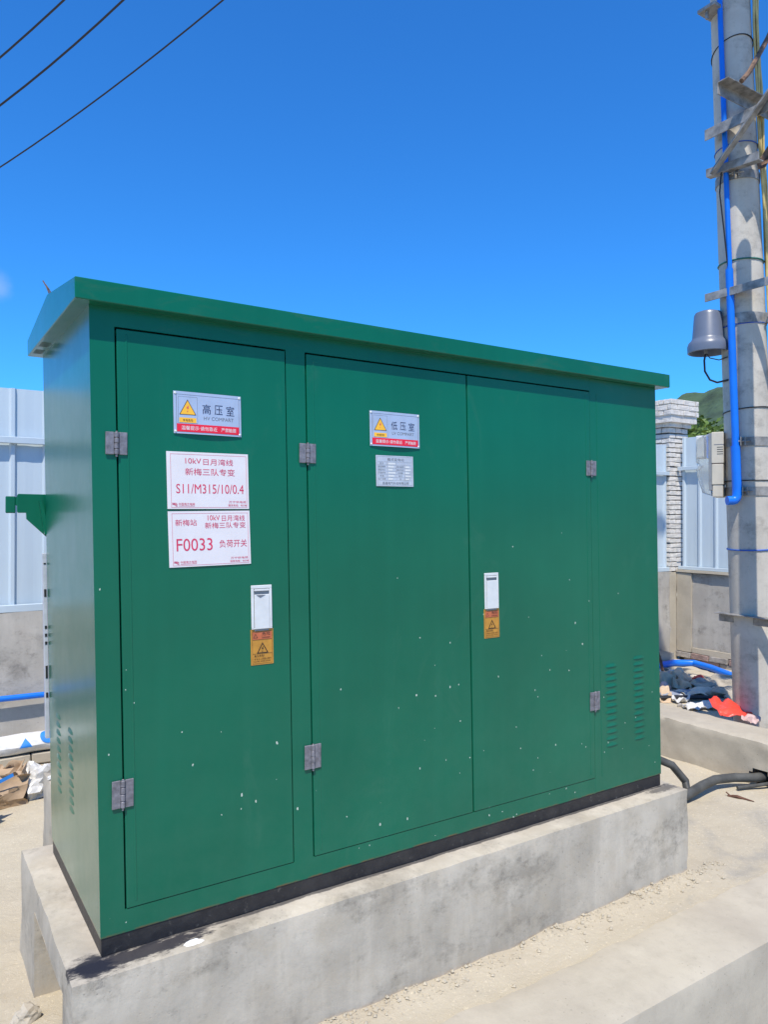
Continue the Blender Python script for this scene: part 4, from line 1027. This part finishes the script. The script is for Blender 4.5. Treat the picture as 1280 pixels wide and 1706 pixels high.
# ------------------------------------------------------------------ litter
def crumple(name, mat, x, y, sx, sy, h, seed, label, cat, rot=0.0, tilt=(0, 0), lift=0.004, n_=12, fold=1.0, zbase=None):
    mb = MB(); vs = []; fs = []
    ca, sa = cos(rot), sin(rot)
    r_ = random.Random(seed)
    cut = [r_.uniform(0.75, 1.0) for _ in range(4)]
    for j in range(n_+1):
        for i in range(n_+1):
            u_, v_ = i/n_-0.5, j/n_-0.5
            k_ = cut[(0 if u_ < 0 else 1)+(0 if v_ < 0 else 2)]
            k_ = 1-(1-k_)*min(1, (abs(u_)+abs(v_))**2)
            px, py = u_*sx*k_, v_*sy*k_
            f = 1.5*abs(noise.noise(Vector((u_*2.3*fold+seed, v_*2.0*fold, seed*0.7))))*1.6 + 0.6*abs(noise.noise(Vector((u_*5*fold, v_*5*fold+seed, 3.1))))
            z_ = h*min(1.2, f) + tilt[0]*px + tilt[1]*py
            X_, Y_ = x+px*ca-py*sa, y+px*sa+py*ca
            base = gz(X_, Y_) if zbase is None else zbase
            vs.append((X_, Y_, base+lift+max(0.0, z_)))
    fs = [(j*(n_+1)+i, j*(n_+1)+i+1, (j+1)*(n_+1)+i+1, (j+1)*(n_+1)+i) for j in range(n_) for i in range(n_)]
    mb.add(vs, fs)
    o_ = mb.build(name, M[mat], fix=False, smooth=True)
    s_ = o_.modifiers.new('thickness', 'SOLIDIFY'); s_.thickness = 0.002
    return tag(o_, label, cat)
def lump(name, mat, x, y, z, sx, sy, sz, seed, label, cat, rough_=0.35, sub=3):
    bm = bmesh.new(); bmesh.ops.create_icosphere(bm, subdivisions=sub, radius=1.0)
    for v in bm.verts:
        d = 1+rough_*noise.fractal(v.co*1.7+Vector((seed, seed*1.3, 0)), 0.9, 2.0, 3)
        v.co = Vector((v.co.x*sx*d, v.co.y*sy*d, max(-0.55, v.co.z)*sz*d))
    me = bpy.data.meshes.new(name); bm.to_mesh(me); bm.free(); me.materials.append(M[mat])
    o_ = link(name, me, None, (x, y, z))
    return tag(o_, label, cat) if label else o_
crumple('red_plastic_bag', 'red_bag', 4.635, 0.87, 0.27, 0.22, 0.045, 5, 'crumpled bright red plastic bag lying against the kerb by the pole', 'bag', rot=-0.55, tilt=(-0.15, 0.42), lift=0.004, fold=0.9, zbase=-0.122)
crumple('paper_scrap', 'pink', 4.52, 0.66, 0.12, 0.12, 0.035, 9, 'pale pink paper scrap between the red bag and the pole foot', 'paper', rot=0.2, zbase=-0.125)
crumple('kraft_wrapper', 'card', 6.05, 2.25, 0.50, 0.36, 0.09, 14, 'open brown paper wrapper beside the round red scrap', 'wrapper', rot=-0.5)
lump('red_scrap', 'red_bag', 5.93, 2.02, gz(5.93, 2.02)+0.04, 0.06, 0.06, 0.065, 3, 'small round red crumpled scrap in front of the brown wrapper', 'scrap', 0.5)
crumple('cardboard_piece', 'card', 5.50, 2.16, 0.26, 0.30, 0.11, 21, 'tan cardboard piece standing among the litter near the cabinet corner', 'cardboard', rot=0.4, tilt=(0.3, 0.2))
crumple('cardboard_piece', 'card', 5.10, 1.84, 0.20, 0.18, 0.08, 23, 'small tan cardboard flap right behind the kerb', 'cardboard', rot=0.9, tilt=(0.4, 0))
crumple('blue_cloth', 'blue_cloth', 5.33, 1.86, 0.44, 0.28, 0.05, 27, 'dusty blue cloth spread among the litter', 'cloth', rot=-0.35)
crumple('grey_rag', 'rag', 5.52, 1.72, 0.50, 0.30, 0.045, 31, 'grey-beige rag beside the blue cloth', 'rag', rot=-0.3)
crumple('white_paper', 'white_bag', 5.90, 1.72, 0.16, 0.14, 0.05, 37, 'crumpled white paper next to the grey rock in the litter', 'paper', rot=0.3)
crumple('white_paper', 'white_bag', 6.12, 2.62, 0.34, 0.3, 0.08, 39, 'greyish white sheet near the blue pipe', 'paper', rot=0.1)
crumple('rag', 'rag', 6.30, 2.42, 0.4, 0.26, 0.10, 43, 'pale rag heaped in front of the blue pipe', 'rag', rot=0.4)
crumple('pink_wrapper', 'pink', 5.72, 2.30, 0.22, 0.2, 0.08, 47, 'pale pink wrapper behind the standing cardboard', 'wrapper', rot=0.7)
crumple('cardboard_piece', 'card', 5.66, 1.98, 0.26, 0.20, 0.07, 61, 'tan cardboard sheet lying in front of the round red scrap', 'cardboard', rot=0.5, tilt=(0.1, 0.2))
crumple('cardboard_piece', 'kraft', 6.32, 2.02, 0.24, 0.20, 0.06, 67, 'brown cardboard scrap between the pale clod and the blue pipe', 'cardboard', rot=-0.2)
crumple('paper_scrap', 'pink', 5.36, 2.02, 0.18, 0.18, 0.06, 71, 'pale pink paper scrap behind the blue cloth', 'paper', rot=0.8)
crumple('foam_scrap', 'white_bag', 5.17, 1.68, 0.18, 0.12, 0.05, 51, 'white foam scrap next to the cardboard flap', 'scrap', rot=0.2)
crumple('clear_film', 'white_bag', 5.10, 1.44, 0.30, 0.16, 0.06, 53, 'wrinkled clear plastic film between kerb and red bag', 'film', rot=-0.6)
lump('soil_clod', 'soil', 6.02, 1.86, gz(6.02, 1.86)+0.02, 0.34, 0.22, 0.10, 8, 'pale clod of earth between the red scrap and the pole', 'clod', 0.5)
lump('soil_clod', 'soil', 5.70, 1.56, gz(5.70, 1.56)+0.015, 0.26, 0.16, 0.06, 18, 'flat crusted clod close behind the red bag', 'clod', 0.5)
lump('rock', 'brick_grey', 5.82, 1.92, gz(5.82, 1.92)+0.02, 0.13, 0.09, 0.07, 28, 'grey rounded rock beside the pale clod', 'rock', 0.35)
tag(MB().tube([(4.95, 1.87, -0.255), (5.15, 1.74, -0.245), (5.40, 1.58, -0.25), (5.62, 1.44, -0.255)], 0.018, 8).build('black_hose', M['wire_black'], smooth=True), 'black hose end lying behind the kerb in front of the litter', 'hose')
tag(MB().tube([(5.62, 2.28, 0.10), (5.60, 2.20, -0.05), (5.56, 2.13, -0.20), (5.55, 2.10, -0.29)], 0.014, 8).build('brown_stick', M['twig'], smooth=True), 'dark brown stick leaning out of the litter at the cabinet corner', 'stick')
for i in range(26):
    x = rnd.uniform(4.75, 6.6); y = rnd.uniform(1.0, 2.6)
    lump('stone', rnd.choice(('brick_grey', 'soil', 'kerb')), x, y, gz(x, y)+0.008, rnd.uniform(0.015, 0.05), rnd.uniform(0.015, 0.04), rnd.uniform(0.012, 0.03), i*3.1, None, None, 0.3, 2)
    o_ = bpy.context.scene.objects[-1] if False else None
for o_ in [o_ for o_ in COL.objects if o_.name.split('.')[0] == 'stone']:
    tag(o_, 'small loose stone lying among the litter behind the kerb', 'stone', 'stones in the litter')
tag(MB().tube([(3.765, 0.36, -0.392), (3.785, 0.31, -0.385), (3.80, 0.28, -0.39), (3.815, 0.22, -0.392)], [0.008, 0.010, 0.007, 0.002], 6).tube([(3.77, 0.345, -0.388), (3.762, 0.37, -0.37)], 0.004, 5).build('twig', M['twig']), 'reddish dry twig on the ground beside the thick cable', 'twig')

# left-hand side: bags at the wall foot
def paper_bag(name, label, c, w, d, h, rot, mat, seed, mouth=True, tape=None):
    root = empty(name, c, label, 'bag')
    mb = MB(); n_ = 10; rows = 9; ca, sa = cos(rot), sin(rot)
    ring_ = []
    for k_ in range(4*n_):
        s_ = k_//n_; t = (k_ % n_)/n_
        ring_.append([(-1+2*t, -1), (1, -1+2*t), (1-2*t, 1), (-1, 1-2*t)][s_])
    vs = []; N = 4*n_
    for j in range(rows+1):
        tz = j/rows
        for (a, b) in ring_:
            px, py = a*w/2*(1-0.10*tz), b*d/2*(1-0.25*tz)
            e_ = nz(a*0.9+seed, b*0.9, tz*2.2, 1.0, seed)*0.05 + 0.03*noise.noise(Vector((a*3+seed, b*3, tz*6)))
            px += e_*(0.4+tz); py += e_*0.9*(0.4+tz)
            z_ = h*tz + (0.05*noise.noise(Vector((a*2, b*2+seed, 1))) if j == rows else 0)
            px += 0.25*h*tz*tz*0.3
            vs.append((c[0]+px*ca-py*sa, c[1]+px*sa+py*ca, c[2]+z_))
    fs = [(j*N+k_, j*N+(k_+1) % N, (j+1)*N+(k_+1) % N, (j+1)*N+k_) for j in range(rows) for k_ in range(N)]
    fs.append(tuple(range(N))[::-1])
    mb.add(vs, fs); o_ = mb.build('bag_body', M[mat], root, smooth=True)
    so_ = o_.modifiers.new('thickness', 'SOLIDIFY'); so_.thickness = 0.003
    return root, vs, N
r1, _, _ = paper_bag('kraft_bag', 'open brown kraft paper bag standing near the brick footing', (-0.02, 2.66, gz(0, 2.6)+0.003), 0.30, 0.20, 0.20, 0.15, 'kraft', 2.2)
MB().add([(-0.165, 2.535, -0.27), (0.06, 2.54, -0.185), (0.065, 2.54, -0.205), (-0.160, 2.535, -0.292)], [(0, 1, 2, 3)]).build('blue_tape', M['sack_blue'], r1, fix=False)
paper_bag('kraft_bag', 'smaller crumpled brown paper bag in front of the standing kraft bag', (-0.16, 2.36, gz(-0.1, 2.3)+0.003), 0.20, 0.15, 0.14, -0.3, 'kraft', 6.1)
lump('white_sack', 'white_bag', 0.24, 2.72, gz(0.2, 2.7)+0.055, 0.155, 0.11, 0.115, 4.4, 'crumpled white plastic sack beside the standing kraft bag', 'sack', 0.75, 4)
lump('film_drape', 'white_bag', 0.13, 1.14, 0.205, 0.09, 0.07, 0.026, 9.9, 'crumpled white film lying on the upright concrete block', 'film', 0.6, 4)
ck = empty('cement_sack', (0.2, 3.20, -0.262), 'white woven sack with blue triangle lying on the brick footing', 'sack')
mb = MB(); vs = []; NS, NR = 40, 16
for i in range(NS+1):
    t = i/NS; x = -0.75+1.7*t; e_ = min(1, 4*t, 4*(1-t))**0.5
    for j in range(NR):
        a = 2*pi*j/NR
        ry, rz = 0.085*max(0.15, e_), 0.062*max(0.12, e_)
        q = 1+0.16*noise.noise(Vector((x*5, cos(a)*1.3, sin(a)*1.3)))
        vs.append((x, 3.205+ry*cos(a)*q, -0.262+0.060+rz*max(-0.95, sin(a)*q*1.05)))
fs = [(i*NR+j, i*NR+(j+1) % NR, (i+1)*NR+(j+1) % NR, (i+1)*NR+j) for i in range(NS) for j in range(NR)] + [tuple(range(NR))[::-1], tuple(range(NS*NR, NS*NR+NR))]
mb.add(vs, fs); mb.build('sack_body', M['sack'], ck, smooth=True)
def on_sack(px, s_):   # point on the sack skin: x along, s_ angle round the front
    a = s_; q = 1+0.16*noise.noise(Vector((px*5, cos(a)*1.3, sin(a)*1.3)))
    return Vector((px, 3.205+0.085*cos(a)*q*1.05, -0.202+0.062*sin(a)*q*1.05*1.05))
def sack_patch(pts, name):
    m_ = MB(); c = (sum(p[0] for p in pts)/len(pts), sum(p[1] for p in pts)/len(pts)); vs = []; R_ = 4; N_ = len(pts)
    for r_ in range(R_+1):
        for p in pts: vs.append(on_sack(c[0]+(p[0]-c[0])*r_/R_, c[1]+(p[1]-c[1])*r_/R_))
    m_.add(vs, [(r_*N_+k_, r_*N_+(k_+1) % N_, (r_+1)*N_+(k_+1) % N_, (r_+1)*N_+k_) for r_ in range(R_) for k_ in range(N_)])
    m_.build(name, M['sack_blue'], ck)
tri = []
for k_ in range(3):
    A_ = [(0.165, radians(185)), (0.245, radians(185)), (0.205, radians(133))]
    for t in range(5): tri.append((A_[k_][0]+(A_[(k_+1) % 3][0]-A_[k_][0])*t/5, A_[k_][1]+(A_[(k_+1) % 3][1]-A_[k_][1])*t/5))
sack_patch(tri, 'blue_triangle')
sack_patch([(0.345+0.05*cos(a*pi/8), radians(135)+0.75*sin(a*pi/8)) for a in range(16)], 'blue_roundel')
lump('white_stone', 'kerb', -0.135, 0.47, gz(-0.13, 0.47)+0.012, 0.045, 0.035, 0.035, 5.5, 'pale stone at the foot of the base opening', 'stone', 0.4)

# loose crumbs on the cement ground
mb = MB(); r2 = random.Random(5)
def crumb(x, y, s_):
    z_ = gz(x, y); d = [Vector((r2.uniform(.6, 1)*a, r2.uniform(.6, 1)*b, r2.uniform(.5, .9)*c)) for (a, b, c) in ((1, 0, 0), (-1, 0, 0), (0, 1, 0), (0, -1, 0), (0, 0, 1), (0, 0, -1))]
    rz_ = r2.uniform(0, 6.3); R_ = Matrix.Rotation(rz_, 3, 'Z')
    mb.add([Vector((x, y, z_+s_*0.3))+R_ @ (v*s_) for v in d], [(0, 2, 4), (2, 1, 4), (1, 3, 4), (3, 0, 4), (2, 0, 5), (1, 2, 5), (3, 1, 5), (0, 3, 5)])
for i in range(1500):
    x = r2.uniform(-0.1, 2.95); t = abs(r2.gauss(0, 0.05)); y = -0.105-t
    if y < -0.31: continue
    crumb(x, y, r2.uniform(0.0015, 0.0055) if r2.random() < 0.88 else r2.uniform(0.006, 0.014))
for i in range(900):
    x = r2.uniform(0.3, 4.0); y = r2.uniform(-0.31, 0.9)
    if x < 2.73 and y > -0.1: continue
    crumb(x, y, r2.uniform(0.0015, 0.004))
for i in range(500):
    x = r2.uniform(-1.2, -0.11); y = r2.uniform(0.2, 3.0); crumb(x, y, r2.uniform(0.002, 0.007))
o_ = mb.build('crumbs', M['ground'], fix=True)
tag(o_, 'loose cement crumbs scattered over the ground at the foot of the base', 'gravel', kind='stuff')

# ------------------------------------------------------------------ trees beyond the wall
def tree(label, x, y, h, rx, seed, leaf, nleaf=2600):
    r_ = random.Random(seed); root = empty('tree', (x, y, -0.4), label, 'tree', 'trees beyond the wall')
    tr = MB(); tr.tube([(x, y, -0.45), (x+0.05, y, h*0.25), (x-0.05, y+0.05, h*0.55), (x, y, h*0.8)], [0.11, 0.09, 0.06, 0.02], 8)
    cl = []
    for i in range(13):
        a = r_.uniform(0, 2*pi); rr = rx*sqrt(r_.random())*0.8; zz_ = h*r_.uniform(0.45, 0.9)
        p = Vector((x+rr*cos(a), y+rr*sin(a), zz_)); cl.append((p, r_.uniform(0.3, 0.55)*rx*0.9))
        tr.tube([(x, y, zz_*0.55), ((x+p.x)/2, (y+p.y)/2, zz_*0.82), p], [0.035, 0.025, 0.008], 5)
    tr.build('trunk', M['bark'], root, smooth=True)
    cr_ = MB()
    for i in range(nleaf):
        p, R_ = r_.choice(cl)
        v = Vector((r_.gauss(0, 1), r_.gauss(0, 1), r_.gauss(0, 0.8))); v.normalize(); v *= R_*r_.random()**0.4
        c = p+v; s_ = r_.uniform(0.06, 0.12)
        a_ = Vector((r_.gauss(0, 1), r_.gauss(0, 1), r_.gauss(0, .5))).normalized(); b_ = a_.cross(Vector((r_.gauss(0, 1), r_.gauss(0, 1), r_.gauss(0, 1)))).normalized()
        cr_.add([c-a_*s_, c+b_*s_*0.5, c+a_*s_, c-b_*s_*0.5], [(0, 1, 2, 3)])
    cr_.build('crown', M[leaf], root, fix=False)
tree('bright green leafy tree rising behind the fence by the pole', 17.6, 9.9, 4.2, 1.6, 3, 'leaf1', 4200)
tree('darker green tree standing right behind the brick pillar', 16.2, 11.2, 3.9, 1.4, 8, 'leaf2')
tree('light green tree hidden mostly by the utility pole', 19.3, 8.6, 4.6, 1.7, 12, 'leaf1', 3600)
tree('dark bushy tree farther back between the other trees', 20.5, 11.6, 4.5, 1.9, 17, 'leaf2', 3600)
